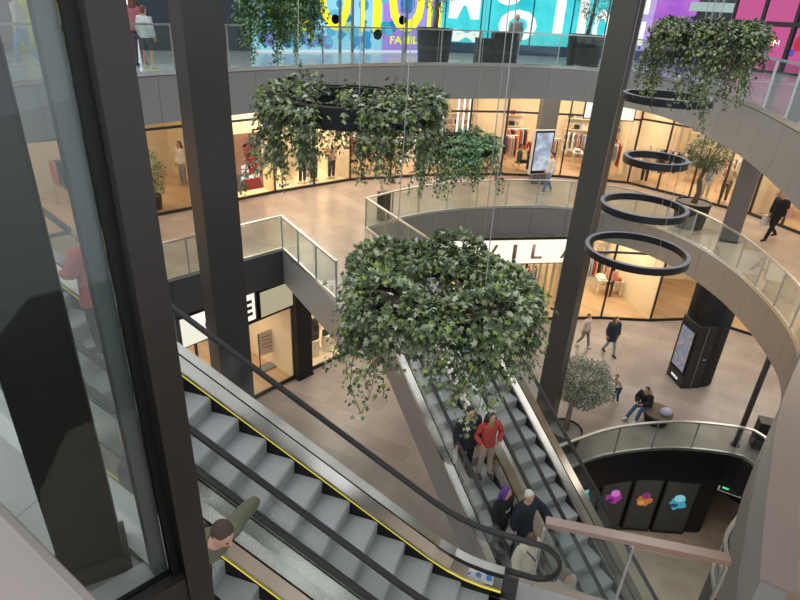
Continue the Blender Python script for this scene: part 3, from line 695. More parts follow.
def inside(a, b, f, dp):
    a3, b3 = Vector((*a, 0)), Vector((*b, 0)); d = b3 - a3; n = Vector((-d.y, d.x, 0)).normalized(); p = a3 + d * f + n * dp; return p.x, p.y, math.atan2(d.y, d.x)
R1, R0 = 'clothes racks in the first-floor shops', 'clothes racks in the ground-floor shops'
L1_, L0_ = 'chrome clothes rack of mixed garments inside a first-floor shop', 'chrome clothes rack of mixed garments inside a ground-floor shop'
for a, b, f, dp in ((5, 6, .25, 1.6), (5, 6, .75, 3.2), (6, 7, .2, 1.5), (6, 7, .65, 1.2), (6, 7, .9, 3.3), (7, 8, .15, 1.6), (7, 8, .5, 3.4), (7, 8, .85, 1.4), (8, 9, .3, 3.2), (8, 9, .7, 1.3), (9, 10, .35, 1.5), (10, 11, .3, 2.6), (11, 12, .4, 1.6), (4, 5, .3, 1.8), (1, 2, .6, 3.2)):
    x, y, rz = inside(A[a], A[b], f, dp); rack(x, y, H1 + .018, rz + rs.uniform(-.3, .3), L1_, R1)
for a, b, f, dp in ((8, 9, .75, 3.4), (9, 10, .25, 3.6), (10, 11, .5, 3.2), (7, 8, .5, 2.4), (6, 7, .4, 2.6), (1, 2, .8, 3.0)):
    x, y, rz = inside(B[a], B[b], f, dp); rack(x, y, .018, rz + rs.uniform(-.3, .3), L0_, R0)
for a, b, f, dp in ((6, 7, .45, 2.3), (8, 9, .4, 2.0), (9, 10, .7, 3.0)):
    x, y, rz = inside(A[a], A[b], f, dp); table(x, y, H1 + .018, rz, 'white display table with folded clothes inside a shop')
x, y, rz = inside(B[9], B[10], .45, 2.6); table(x, y, .018, rz, 'white display table with folded clothes inside a shop')
# pale fitting panels and slats in the cream windows
for i in range(7):
    x, y, rz = inside(A[4], A[5], .06 + .14 * i, 1.0 + .5 * (i % 2)); 
    tag(MB().box((x, y, H1 + 1.7), (.3, .1, 3.2), rz).build('display_board', M['cream']), 'tall cream display panel in the first-floor window behind the hanging plants', 'panel', 'cream panels in the first-floor window')
for i in range(6):
    x, y, rz = inside(B[7], B[8], .08 + .16 * i, 1.2)
    tag(MB().box((x, y, 1.5), (.12, .1, 2.9), rz).build('wood_batten', M['tan']), 'upright light wood slat in the ground-floor window under the lit sign', 'slat', 'wood slats in the ground-floor window')
for i in range(9):
    x, y, rz = inside(A[5], A[7], .36 + .06 * i, .9 + .35 * (i % 3))
    tag(MB().box((x, y, H1 + 1.9), (.07, .05, 3.3), rz).build('light_batten', M['lettw']), 'thin upright white light batten in the first-floor shop left of the screen column', 'light', 'white light battens in the shop')
def shelf(x, y, z, rz, label, group):
    t = thing('wall_shelf', label, 'shelf', (x, y, z), rz, group)
    MB().box((0, .16, 1.1), (1.6, .03, 2.2)).build('back_board', M['shopwhite'], t)
    for i in range(4):
        MB().box((0, 0, .35 + .55 * i), (1.6, .34, .04)).build('shelf_board', M['tan'], t)
        for j in range(4): MB().box((-.6 + .4 * j, 0, .37 + .55 * i + .11), (rs.uniform(.15, .3), .2, .2)).build('stacked_goods', cloth(rs.choice(GC)), t)
for a, f in ((5, .5), (6, .3), (6, .8), (7, .4), (8, .35), (8, .8), (9, .5), (10, .5), (11, .5)):
    x, y, rz = inside(A[a], A[a + 1], f, 4.5); shelf(x, y, H1 + .018, rz, 'white shelf unit of folded goods at the back of a first-floor shop', 'shelf units in the first-floor shops')
for a, f in ((8, .4), (9, .7), (10, .4), (7, .5)):
    x, y, rz = inside(B[a], B[a + 1], f, 4.5); shelf(x, y, .018, rz, 'white shelf unit of folded goods at the back of a ground-floor shop', 'shelf units in the ground-floor shops')
# counter with a green seat behind the glass of the ground-floor shop
x, y, rz = inside(B[9], B[10], .12, 3.9)
t = thing('curved_bench', 'pale curved bench inside the ground-floor shop', 'bench', (x, y, .018), rz)
MB().prism([(1.0 * math.cos(q), .45 * math.sin(q), 0) for q in [2 * PI * i / 24 for i in range(24)]], (0, 0, .45)).build('seat', M['shopwhite'], t); MB().prism([(.95 * math.cos(q), .4 * math.sin(q), 0) for q in [2 * PI * i / 24 for i in range(24)]], (0, 0, .02)).build('plinth', M['tan'], t)
tag(MB().sph((x + .5, y, .85), (.4, .32, .4), 16).build('green_cushion', cloth('8a9a45'), None, True), 'green round cushion standing on the pale curved bench', 'cushion')
# ------------------------------------------------------------------ people
def arm_default(s): return [(s * .175, 0, 1.40), (s * .235, .03, 1.13), (s * .235, -.05, .89)]
def person(label, loc, face, h=1.70, top='444444', legs='333333', hair='4a3526', shoes='222222', coat=.0, hairlen=0, arms=None, knees=None, feet=None, lean=0, skirt=0, vox=.02, hips=None, yaw=0, group=None, kind='person', headskin=None, bald=0, puff=0, fat=1.0, body=None, tilt=0, sit=0, shorts=False):
    """standing figure facing local -Y, turned by face; joints can be overridden"""
    k = h / 1.72
    t = thing(kind, label, 'person' if kind == 'person' else kind, loc, face, group)
    arms = arms or {}; knees = knees or {}; feet = feet or {}
    hz = .93 - sit
    def U(p):      # upper body offset by lean about the hips
        x, y, z = p; z -= sit
        d = z - hz
        return (x, y - lean * d, z)
    A_ = {s: [U(q) if isinstance(q, tuple) else q for q in (arms.get(s) or arm_default(s))] for s in (-1, 1)}
    K_ = {s: knees.get(s) or (s * .10, -.02, .50) for s in (-1, 1)}
    F_ = {s: feet.get(s) or (s * .11, .02, .085) for s in (-1, 1)}
    hd = Vector(U((0, -.02, 1.50)))
    skin = headskin or M['skin']
    R = Matrix.Rotation(yaw, 3, 'Z') @ Matrix.Rotation(tilt, 3, 'X')
    def Hd(p): return hd + R @ Vector(p)
    b = MB()
    b.tube([U((0, 0, .90)), U((0, 0, 1.05)), U((0, 0, 1.22)), U((0, -.005, 1.36)), U((0, 0, 1.44)), U((0, 0, 1.48))], [(.15, .10), (.13, .09), (.155, .105), (.17, .10), (.10, .07), (.058, .058)], 14)
    b.tube([U((0, 0, 1.42)), U((0, -.01, 1.49)), Hd((0, 0, .045))], [.06, .052, .055], 12)
    b.tube([Hd((0, -.02, .005)), Hd((0, -.015, .04)), Hd((0, 0, .10)), Hd((0, .008, .155)), Hd((0, .008, .20)), Hd((0, .005, .228))], [(.035, .045), (.058, .075), (.072, .092), (.074, .097), (.058, .078), (.02, .03)], 16)
    b.tube([Hd((0, -.085, .125)), Hd((0, -.107, .092)), Hd((0, -.088, .082))], [.008, .016, .012], 8)          # nose
    for s in (-1, 1): b.sph(Hd((s * .075, .01, .11)), (.012, .022, .032), 8)                                     # ears
    for s in (-1, 1):
        sh, el, wr = A_[s]
        b.tube([U((s * .10, 0, 1.39)), sh, Vector(sh).lerp(Vector(el), .5), el, Vector(el).lerp(Vector(wr), .4), wr], [.055, .056, .046, .038, .038, .027], 10)
        w_, e_ = Vector(wr), Vector(el); d = (w_ - e_).normalized(); side = d.cross(Vector((s, .3, 0))).normalized(); lat = d.cross(side)
        b.tube([w_ - d * .01, w_ + d * .04, w_ + d * .085], [.026, (.04, .022), (.036, .018)], 10, side)
        for f, (q, ln) in enumerate(((-.030, .062), (-.010, .075), (.010, .070), (.028, .055))):                 # four fingers
            a0 = w_ + d * .075 + side * q; a1 = a0 + d * ln * .5 + lat * .006 * s; a2 = a0 + d * ln * .85 + lat * .028 * s
            b.tube([a0, a1, a2], [.0105, .010, .008], 6)
        b.tube([w_ + d * .02 - side * .03, w_ + d * .045 - side * .055, w_ + d * .08 - side * .06], [.014, .012, .009], 6)   # thumb
        hp = (s * .085, hips or 0, hz - .02); kn, an = K_[s], F_[s]
        b.tube([hp, Vector(hp).lerp(Vector(kn), .5), kn, Vector(kn).lerp(Vector(an), .35), an], [(.085), .072, .053, .052, .035], 12)
        b.tube([Vector(an) + Vector((0, .04, -.05)), Vector(an) + Vector((0, -.05, -.05)), Vector(an) + Vector((s * .01, -.15, -.06))], [.032, .035, .022], 8)
    def grow(mb, name, m, v, par=t):
        o = mb.build(name, m, par, True)
        r = o.modifiers.new('remesh', 'REMESH'); r.mode = 'VOXEL'; r.voxel_size = v; r.use_smooth_shade = True
        sm = o.modifiers.new('smooth', 'SMOOTH'); sm.iterations = 2; sm.factor = .5
        o.scale = (k, k, k); return o
    grow(b, 'body', skin, min(vox, .012))
    # face
    fc = MB()
    for s in (-1, 1):
        o = MB().sph(Hd((s * .03, -.084, .125)), (.012, .008, .007), 8).build('eye', M['eye'], t, True); o.scale = (k,) * 3
    o = MB().sph(Hd((0, -.086, .052)), (.022, .008, .006), 8).build('mouth', M['lip'], t, True); o.scale = (k,) * 3
    # clothes
    p = .018 + puff; lo = .86 - coat
    c = MB(); tt = fat
    body_ = [U((0, 0, z)) if z >= .8 or sit else (0, 0, z) for z in ([lo] if lo < .84 else []) + [.86, 1.0, 1.14, 1.28, 1.38, 1.45]]
    if sit: body_ = [U((0, 0, z)) for z in (.86, 1.0, 1.14, 1.28, 1.38, 1.45)]
    rr = [(.165 * tt + p, .115 * tt + p), (.15 * tt + p, .11 * tt + p), (.15 * tt + p, .11 * tt + p), (.165 * tt + p, .118 + p), (.155 + p, .10 + p), (.075 + p, .07 + p * .6)]
    if len(body_) > 6: rr = [(.185 * tt + p, .14 * tt + p)] + rr
    c.tube(body_, rr, 16)
    for s in (-1, 1):
        sh, el, wr = A_[s]
        c.tube([U((s * .08, 0, 1.39)), sh, Vector(sh).lerp(Vector(el), .5), el, Vector(el).lerp(Vector(wr), .5), Vector(el).lerp(Vector(wr), .96)], [.065 + p, .062 + p, .054 + p, .048 + p, .045 + p, .038 + p * .7], 12)
    grow(c, 'coat' if coat or puff else 'top', cloth(top), vox)
    if legs:
        g = MB(); g.tube([(0, hips or 0, hz + .07), (0, hips or 0, hz - .08)], [(.155, .115), (.16, .125)], 14)
        for s in (-1, 1):
            hp = (s * .085, hips or 0, hz - .02); kn, an = K_[s], F_[s]
            if shorts: g.tube([hp, Vector(hp).lerp(Vector(kn), .5), Vector(kn) + Vector((0, 0, .02))], [.108, .1, .088], 12)
            else: g.tube([hp, Vector(hp).lerp(Vector(kn), .5), kn, Vector(kn).lerp(Vector(an), .5), Vector(an) + Vector((0, 0, .0))], [.105, .09, .07, .064, .056], 12)
        grow(g, 'trousers', cloth(legs), vox)
    for s in (-1, 1):
        an = F_[s]; f = MB(); f.tube([Vector(an) + Vector((0, .06, -.045)), Vector(an) + Vector((0, -.03, -.04)), Vector(an) + Vector((s * .012, -.13, -.055)), Vector(an) + Vector((s * .012, -.18, -.06))], [(.036, .036), (.045, .042), (.045, .03), (.025, .02)], 12)
        o = f.build('shoe', cloth(shoes), t, True); o.scale = (k,) * 3
    # hair: a shell over crown and back of the head, longer styles fall to the shoulders
    hr = MB()
    if bald: hr.sph(Hd((0, .03, .12)), (.078, .085, .07), 14)
    else:
        hr.sph(Hd((0, .022, .155)), (.083, .098, .088), 16); hr.sph(Hd((0, .045, .10)), (.08, .075, .085), 14)
        if hairlen:
            hr.tube([Hd((0, .06, .14)), Hd((0, .085, .03)), Hd((0, .095, -.08)), Hd((0, .09, -.1 - hairlen))], [(.085, .05), (.095, .05), (.10, .045), (.06, .03)], 12)
            for s in (-1, 1): hr.tube([Hd((s * .06, 0, .16)), Hd((s * .088, .02, .07)), Hd((s * .085, .02, -.03))], [.03, .03, .025], 8)
    grow(hr, 'hair', cloth(hair, .6), vox * .7)
    t['_k'] = k
    return t
def addon(t, mb, name, m, smooth=True):
    o = mb.build(name, m, t, smooth); o.scale = (t['_k'],) * 3; return o
def face_to(dx, dy): return math.atan2(dy, dx) + PI / 2        # local -Y towards (dx, dy)
UPA = face_to(-.96, .28)     # looking up the near escalators
DNC = face_to(.485, -.875)   # looking down the far escalators
def stepz(s): 
    k = math.floor((s - .1 + .165) / .4) ; 
    x = .4 * k + .1; return H1 + T30 * max(0, x if x > .45 else (x + .45) ** 2 / 1.8)
def stepc(s):          # far escalators, s = distance up from the foot
    k = math.floor((s - .1 + .165) / .4); x = .4 * k + .1
    return T30 * max(0, x if x > .45 else (x + .45) ** 2 / 1.8)
def on_a(s, w): return (*wa(s, w), stepz(s) + .002)
def on_c(n, s): return (*nd(n, s), stepc(S0 - s) + .002)
# near pair, seen from behind
p = person('person in a coral jacket and black trousers, blonde, seen from behind on the near escalator', on_a(4.9, -.6), UPA + .15, 1.66, 'c9584c', '1b1b1d', 'd8c08f', '1a1a1a', coat=.16, hairlen=0, puff=.012, vox=.014,
           arms={1: [(.175, 0, 1.40), (.26, -.06, 1.17), (.15, -.24, 1.12)], -1: [(-.175, 0, 1.40), (-.25, -.03, 1.15), (-.17, -.2, 1.02)]})
addon(p, MB().sph((0, .11, 1.60), (.05, .05, .05), 12), 'hair_bun', cloth('cdb27c', .6))
addon(p, MB().tube([(.13, .12, 1.42), (0, .155, 1.30), (-.15, .12, 1.12)], [.012, .012, .012], 8), 'bag_strap', cloth('2a2220'))
addon(p, MB().tube([(0, .03, 1.44), (0, .02, 1.49)], [(.10, .09), (.085, .085)], 14), 'scarf', cloth('cfc4c4'))
person('person in an olive green jacket reaching for the handrail, lower left', on_a(2.42, -2.45), face_to(.82, -.57), 1.76, '6d6d58', '2d3036', '4b3b30', '1c1c1c', puff=.012, vox=.012, coat=.05, lean=.85, tilt=.4, sit=.2,
       arms={1: [(.18, 0, 1.40), (.43, .05, 1.28), (.70, .06, 1.1)], -1: [(-.18, 0, 1.40), (-.24, .02, 1.13), (-.2, -.12, .92)]})
person('person with long brown hair, partly hidden behind the left glass screen', on_a(3.05, -2.25), UPA + .3, 1.68, '4a4038', '2a2a2c', '4d3f33', '1c1c1c', hairlen=.12, puff=.015, vox=.016, coat=.1)
person('person in black with one hand on the handrail, behind the dark left column', on_a(4.05, -2.45), UPA + .1, 1.74, '1c1c1f', '1d1d20', '33261c', '151515', vox=.014,
       arms={1: [(.18, 0, 1.40), (.42, -.02, 1.24), (.66, -.06, 1.06)]})
# far pair, coming down towards the camera
p = person('person in a black jacket with a tote bag on the far left escalator', on_c(5.84, -7.4), DNC - .15, 1.76, '22242b', '17181b', '33271f', '141414', puff=.02, vox=.014, coat=.06)
addon(p, MB().prism([(.20, -.12, .88), (.40, -.16, .88), (.42, -.14, .50), (.18, -.10, .50)], (.02, .08, 0)), 'tote_bag', cloth('cdb287'), False)
addon(p, MB().tube([(.24, -.09, .88), (.29, -.10, .98), (.35, -.11, .88)], [.008] * 3, 6), 'bag_handle', cloth('cdb287'))
p = person('person in a red top and beige trousers riding down the far left escalator', on_c(6.22, -7.2), DNC - .2, 1.66, 'b9493f', 'b3a492', '4a3022', '5a4a40', vox=.013, hairlen=.05, yaw=.35,
       arms={1: [(.175, 0, 1.40), (.30, .03, 1.16), (.20, -.13, 1.0)], -1: [(-.175, 0, 1.40), (-.30, .03, 1.16), (-.20, -.13, 1.0)]}, feet={1: (.13, -.04, .085), -1: (-.1, .02, .085)})
p = person('person with purple hair and black clothes on the far left escalator', on_c(5.8, -6.0), DNC + .2, 1.60, '1a191d', '1c1c20', '5a3a86', '121212', hairlen=.08, vox=.014, yaw=.5, puff=.01)
addon(p, MB().box((.02, -.135, 1.22), (.06, .012, .08)).box((-.05, -.135, 1.2), (.04, .012, .05)), 'shirt_print', M['white'], False)
person('person with white hair in a navy jacket holding the far left escalator handrail', on_c(6.2, -5.8), DNC, 1.74, '232c38', '23272e', 'd9d4cf', '181818', puff=.025, vox=.014, coat=.08,
       arms={1: [(.18, 0, 1.40), (.36, -.10, 1.2), (.40, -.36, 1.04)]}, yaw=-.2)
p = person('person in a cream coat behind the loop of the near handrail', on_c(5.8, -5.2), DNC + .1, 1.70, 'd6cbb4', '3a3a3e', '5a4634', '222222', puff=.025, vox=.014, coat=.12, tilt=.3)
addon(p, MB().tube([(-.14, -.10, 1.42), (-.02, -.17, 1.25), (.14, -.17, 1.02)], [.014] * 3, 8), 'bag_strap', cloth('2a2a2c'))
person('person in a pale beige jacket, lowest on the far left escalator', on_c(6.25, -4.6), DNC, 1.62, 'b8ac9c', '4a4a4e', '7d6a5c', '222222', puff=.02, vox=.014, hairlen=.03)
# ground floor
walk = dict(knees={1: (.10, -.14, .50), -1: (-.10, .04, .50)}, feet={1: (.10, -.22, .085), -1: (-.10, .26, .12)})
person('person in a pale pink jumper and khaki trousers walking on the ground floor', (7.55, 20.45, 0), .7, 1.50, 'dcc0b9', '8a8272', '6a4a38', 'dcd6d0', vox=.018, arms={-1: [(-.17, 0, 1.40), (-.32, .02, 1.18), (-.46, -.05, .98)]}, **walk)
p = person('person in a navy parka and pale jeans walking on the ground floor', (8.45, 19.95, 0), .25, 1.68, '2b3440', '8fa3b5', '43301f', '2a2522', coat=.2, puff=.03, vox=.018, hairlen=.05, **walk)
addon(p, MB().sph((-.02, .2, 1.22), (.15, .1, .2), 14), 'backpack', cloth('1d2128'))
addon(p, MB().tube([(0, .06, 1.42), (0, .04, 1.50)], [(.12, .11), (.13, .12)], 14), 'fur_collar', cloth('8f7458'))
person('child in a cream jumper and jeans bending beside the round bush', (7.75, 16.75, 0), -.9, 1.25, 'cdbfae', '35506a', '4a3324', 'c9c4c0', lean=.75, vox=.016, arms={1: [(.17, 0, 1.40), (.2, -.15, 1.2), (.15, -.36, 1.12)], -1: [(-.17, 0, 1.40), (-.2, -.15, 1.2), (-.15, -.36, 1.12)]}, knees={1: (.1, -.1, .5), -1: (-.1, -.02, .5)})
sk = dict(knees={1: (.13, -.46, .46), -1: (-.11, -.44, .48)}, feet={1: (.13, -.58, .085), -1: (-.14, -.72, .1)})
p = person('person in a black fur-hooded coat and jeans sitting on the round dark bench', (8.5, 16.05, 0), -1.0, 1.68, '1f1d1d', '3f5f86', '4a3424', 'd8d4d0', sit=.46, puff=.03, vox=.018, lean=.35, hairlen=.0, arms={1: [(.18, 0, 1.40), (.26, -.14, 1.18), (.1, -.34, 1.12)], -1: [(-.18, 0, 1.40), (-.26, -.14, 1.18), (-.1, -.34, 1.12)]}, **sk)
addon(p, MB().tube([(0, -.1, 1.0), (0, -.13, 1.08)], [(.14, .13), (.15, .13)], 14), 'fur_hood', cloth('a58e6c'))
# first floor
p = person('person all in black carrying a white shopping bag, walking on the first floor at right', (13.1, 19.85, H1), -1.2, 1.78, '1c1b1b', '18181a', '20160f', '121212', puff=.02, vox=.018, coat=.1, knees={1: (.1, -.2, .52), -1: (-.1, .02, .48)}, feet={1: (.1, -.34, .1), -1: (-.1, .36, .16)})
addon(p, MB().box((-.27, -.12, .62), (.1, .3, .4)), 'shopping_bag', M['white'], False)
addon(p, MB().box((.27, .1, 1.05), (.1, .26, .3)), 'pink_bag', cloth('c48f98'), False)
person('person in a dark jacket and olive trousers at the right edge of the first floor', (10.75, 13.5, H1), -.6, 1.72, '2a2a2c', '57513f', '2e2218', 'c9c4bc', puff=.02, vox=.018, coat=.08, **walk)
person('person in blue jeans and white shoes walking behind the small hanging plant', (6.0, 24.3, H1), -1.3, 1.72, 'd9d4cc', '5577a5', '3a2c20', 'd9d9d9', vox=.018, **walk)
p = person('person in a white shirt and grey trousers and yellow cloth in the wooden floored shop', (-8.9, 22.6, H1 + .018), -.5, 1.72, 'd8d2c6', '8d8c95', '6a4a34', 'd0b090', vox=.018, hairlen=.03)
addon(p, MB().prism([(-.3, -.05, 1.0), (-.2, -.05, 1.0), (-.18, -.05, .7), (-.34, -.05, .6)], (0, .04, 0)), 'yellow_cloth', cloth('c9c25a'), False)
person('person in a dark apron at the far end of the first-floor shop', (3.1, 29.6, H1), .2, 1.75, '3a2f2b', '2a2a2c', '2e2018', '1a1a1a', vox=.02)
person('person in a green jacket seated behind the first-floor shop glass', (5.35, 28.0, H1), 1.2, 1.7, '4a5a44', '2a2a2c', '4a3424', '1a1a1a', vox=.02, sit=.46, **sk)
x, y, rz = inside(A[6], A[7], .98, 1.1)
t = thing('stool', 'low dark stool under the person in a green jacket', 'stool', (5.35, 28.0, H1)); MB().cyl((0, 0, .36), (0, 0, .4), .2, n=20).build('seat', M['dark'], t); MB().cyl((0, 0, .018), (0, 0, .36), .04, n=12).build('leg', M['chrome'], t)
person('shopper in a pink top inside the ground-floor shop', (10.0, 25.3, 0.018), 2.6, 1.66, 'c9978a', '3a3f4a', '2e2018', '1a1a1a', vox=.02, hairlen=.05)
# second floor
person('child in a pale printed hoodie and dark shorts standing behind the upper railing', (-6.75, 15.9, H2), PI - .3, 1.45, 'c9d0cc', '3f4650', '6a4a38', 'b9c23a', shorts=True, puff=.012, vox=.016, feet={1: (.2, .0, .085), -1: (-.13, .04, .085)}, knees={1: (.15, -.02, .5), -1: (-.11, -.02, .5)})
person('person in a patterned pink top standing behind the child on the upper floor', (-7.2, 16.4, H2), PI, 1.7, 'b06a72', '5a3f58', '6a4030', '3a3a3a', vox=.018, hairlen=.1)
person('person in a striped top and light blue jeans walking at the upper left edge', (-9.35, 15.0, H2), -1.4, 1.66, 'cfc2b5', '7fa3c0', '4a3424', 'd8d8d0', vox=.018, **walk)
person('person with white hair in a grey jacket beside the grey bins on the upper floor', (3.75, 23.75, H2), .1, 1.66, '9a978f', '55565a', 'd9d6d0', '333333', vox=.018, coat=.05)

# ------------------------------------------------------------------ mannequins
def mannequin(x, y, z, rz, label, top, legs, group='shop mannequins', dress=False):
    t = thing('mannequin', label, 'mannequin', (x, y, z), rz, group)
    b = MB()
    b.tube([(0, 0, .9), (0, 0, 1.05), (0, 0, 1.25), (0, 0, 1.4), (0, 0, 1.47), (0, 0, 1.55)], [(.15, .1), (.12, .09), (.15, .1), (.16, .09), (.06, .055), .05], 12)
    b.tube([(0, -.01, 1.53), (0, 0, 1.62), (0, .01, 1.72), (0, 0, 1.77)], [.045, (.068, .085), (.065, .085), .02], 12)
    for s in (-1, 1):
        b.tube([(s * .12, 0, 1.39), (s * .19, 0, 1.36), (s * .24, .03, 1.12), (s * .24, -.06, .88), (s * .23, -.08, .76)], [.05, .05, .04, .03, .02], 8)
        b.tube([(s * .085, 0, .92), (s * .1, -.01, .5), (s * .1, .02, .05)], [.085, .055, .035], 10)
    b.build('figure', M['mann'], t, True)
    c = MB()
    c.tube([(0, 0, .82), (0, 0, 1.05), (0, 0, 1.25), (0, 0, 1.42)], [(.19, .14), (.15, .115), (.175, .125), (.12, .09)], 14)
    if dress: c.tube([(0, 0, .02), (0, 0, .5), (0, 0, 1.0)], [(.36, .32), (.26, .22), (.14, .11)], 16)
    for s in (-1, 1): c.tube([(s * .13, 0, 1.38), (s * .2, 0, 1.35), (s * .245, .03, 1.1)], [.06, .06, .05], 8)
    c.build('dress' if dress else 'shirt', cloth(top), t, True)
    if not dress:
        g = MB()
        for s in (-1, 1): g.tube([(s * .085, 0, .95), (s * .1, -.01, .5), (s * .1, .02, .12)], [.11, .075, .06], 10)
        g.build('trousers', cloth(legs), t, True)
    MB().cyl((0, 0, 0), (0, 0, .02), .22, n=20).build('base', M['chrome'], t)
GM = 'mannequin in plain clothes standing in a first-floor shop window'
for a, b, f, dp, c1, c2 in ((4, 5, .45, .6, 'd9d0c0', '2e3238'), (4, 5, .62, .7, '55606a', '3a3f48'), (4, 5, .85, .6, 'c9a890', '3a3f48'), (7, 8, .55, .8, 'b8483f', '3a3f48'), (8, 9, .5, .7, 'e6dfd2', '4a4038'), (8, 9, .62, .8, '2e2a28', '2e2a28'), (9, 10, .15, .7, 'd9b0a0', '3a3f48'), (10, 11, .15, .6, '8fa0b0', 'cfc6ba'), (10, 11, .45, .7, 'c9b49a', '5a5048'), (10, 11, .75, .6, '9aa6b4', '8a8078'), (11, 12, .2, .7, 'b89a7a', '3a3f48')):
    x, y, rz = inside(A[a], A[b], f, dp); mannequin(x, y, H1 + .018, rz, GM, c1, c2)
for f, c1 in ((.12, '2e2c33'), (.35, '3a3338'), (.6, '5a5050')):
    x, y, rz = inside(B[3], B[4], f, 1.1); mannequin(x, y, .018, rz, 'mannequin in dark clothes in the ground-floor display window', c1, '2a2a2e', 'dark mannequins in the ground-floor window')
x, y, rz = inside(A[8], A[9], .9, 1.5)
for i, (px, py, c1) in enumerate(((-11.2, 18.3, 'd8d030'), (-10.7, 18.7, 'e0d92c'), (-12.3, 17.0, 'a8584a'), (-10.0, 19.3, 'b5604e'))):
    mannequin(px, py, H2, .8, ('mannequin in a long yellow dress in the upper left shop, left of its twin', 'mannequin in a long yellow dress in the upper left shop, right of its twin', 'mannequin in a rust red dress at the far left of the upper shop', 'mannequin in a rust red dress right of the yellow ones')[i], c1, '', 'dressed mannequins in the upper left shop', True)
for i in range(4):
    x, y, rz = inside(B[3], B[4], .25 + .17 * i, .7)
    t = thing('handbag', 'small dark handbag on a pale stand in the ground-floor display window', 'handbag', (x, y, .7), rz, 'handbags in the ground-floor window')
    MB().box((0, 0, .13), (.3, .13, .26)).build('bag_body', cloth('2a262b'), t, bevel=.03); MB().tube([(-.09, 0, .25), (-.06, 0, .38), (.06, 0, .38), (.09, 0, .25)], [.012] * 4, 8).build('handle', cloth('2a262b'), t)
    tag(MB().cyl((x, y, .018), (x, y, .7), .17, n=24).build('display_stand', M['shopwhite']), 'round pale display stand under a dark handbag', 'stand', 'round display stands in the ground-floor window')
# ------------------------------------------------------------------ plants
LOBES = [(0, 0), (-.36, -.02), (-.30, .28), (-.56, .52), (-.20, .56), (0, 1), (.20, .56), (.56, .52), (.30, .28), (.36, -.02)]
OVAL = [(0, 0), (-.16, .3), (-.13, .7), (0, 1), (.13, .7), (.16, .3)]
class Leaves:
    def __init__(s, rnd): s.v = []; s.f = []; s.r = rnd
    def add(s, p, out, size, shape=LOBES, droop=.5):
        """one folded leaf at p, tip pointing out and down"""
        r = s.r; d = Vector(out) + Vector((r.gauss(0, .5), r.gauss(0, .5), r.gauss(0, .35) - droop)); d.normalize()
        n = Vector((r.gauss(0, .45), r.gauss(0, .45), 1)) + Vector(out) * .6; x = d.cross(n)
        if x.length < .05: return
        x.normalize(); n = x.cross(d); b = len(s.v); p = Vector(p)
        for (u, w) in shape: s.v.append(p + (x * u + d * w - n * abs(u) * .35 - n * .25 * w * w) * size)
        c = len(s.v); s.v.append(p + (d * .4 + n * .02) * size); m = len(shape)
        for i in range(m): s.f.append((b + i, b + (i + 1) % m, c))
    def build(s, name, m, parent):
        me = bpy.data.meshes.new(name); me.from_pydata([tuple(v) for v in s.v], [], s.f); return link(name, me, m, parent)
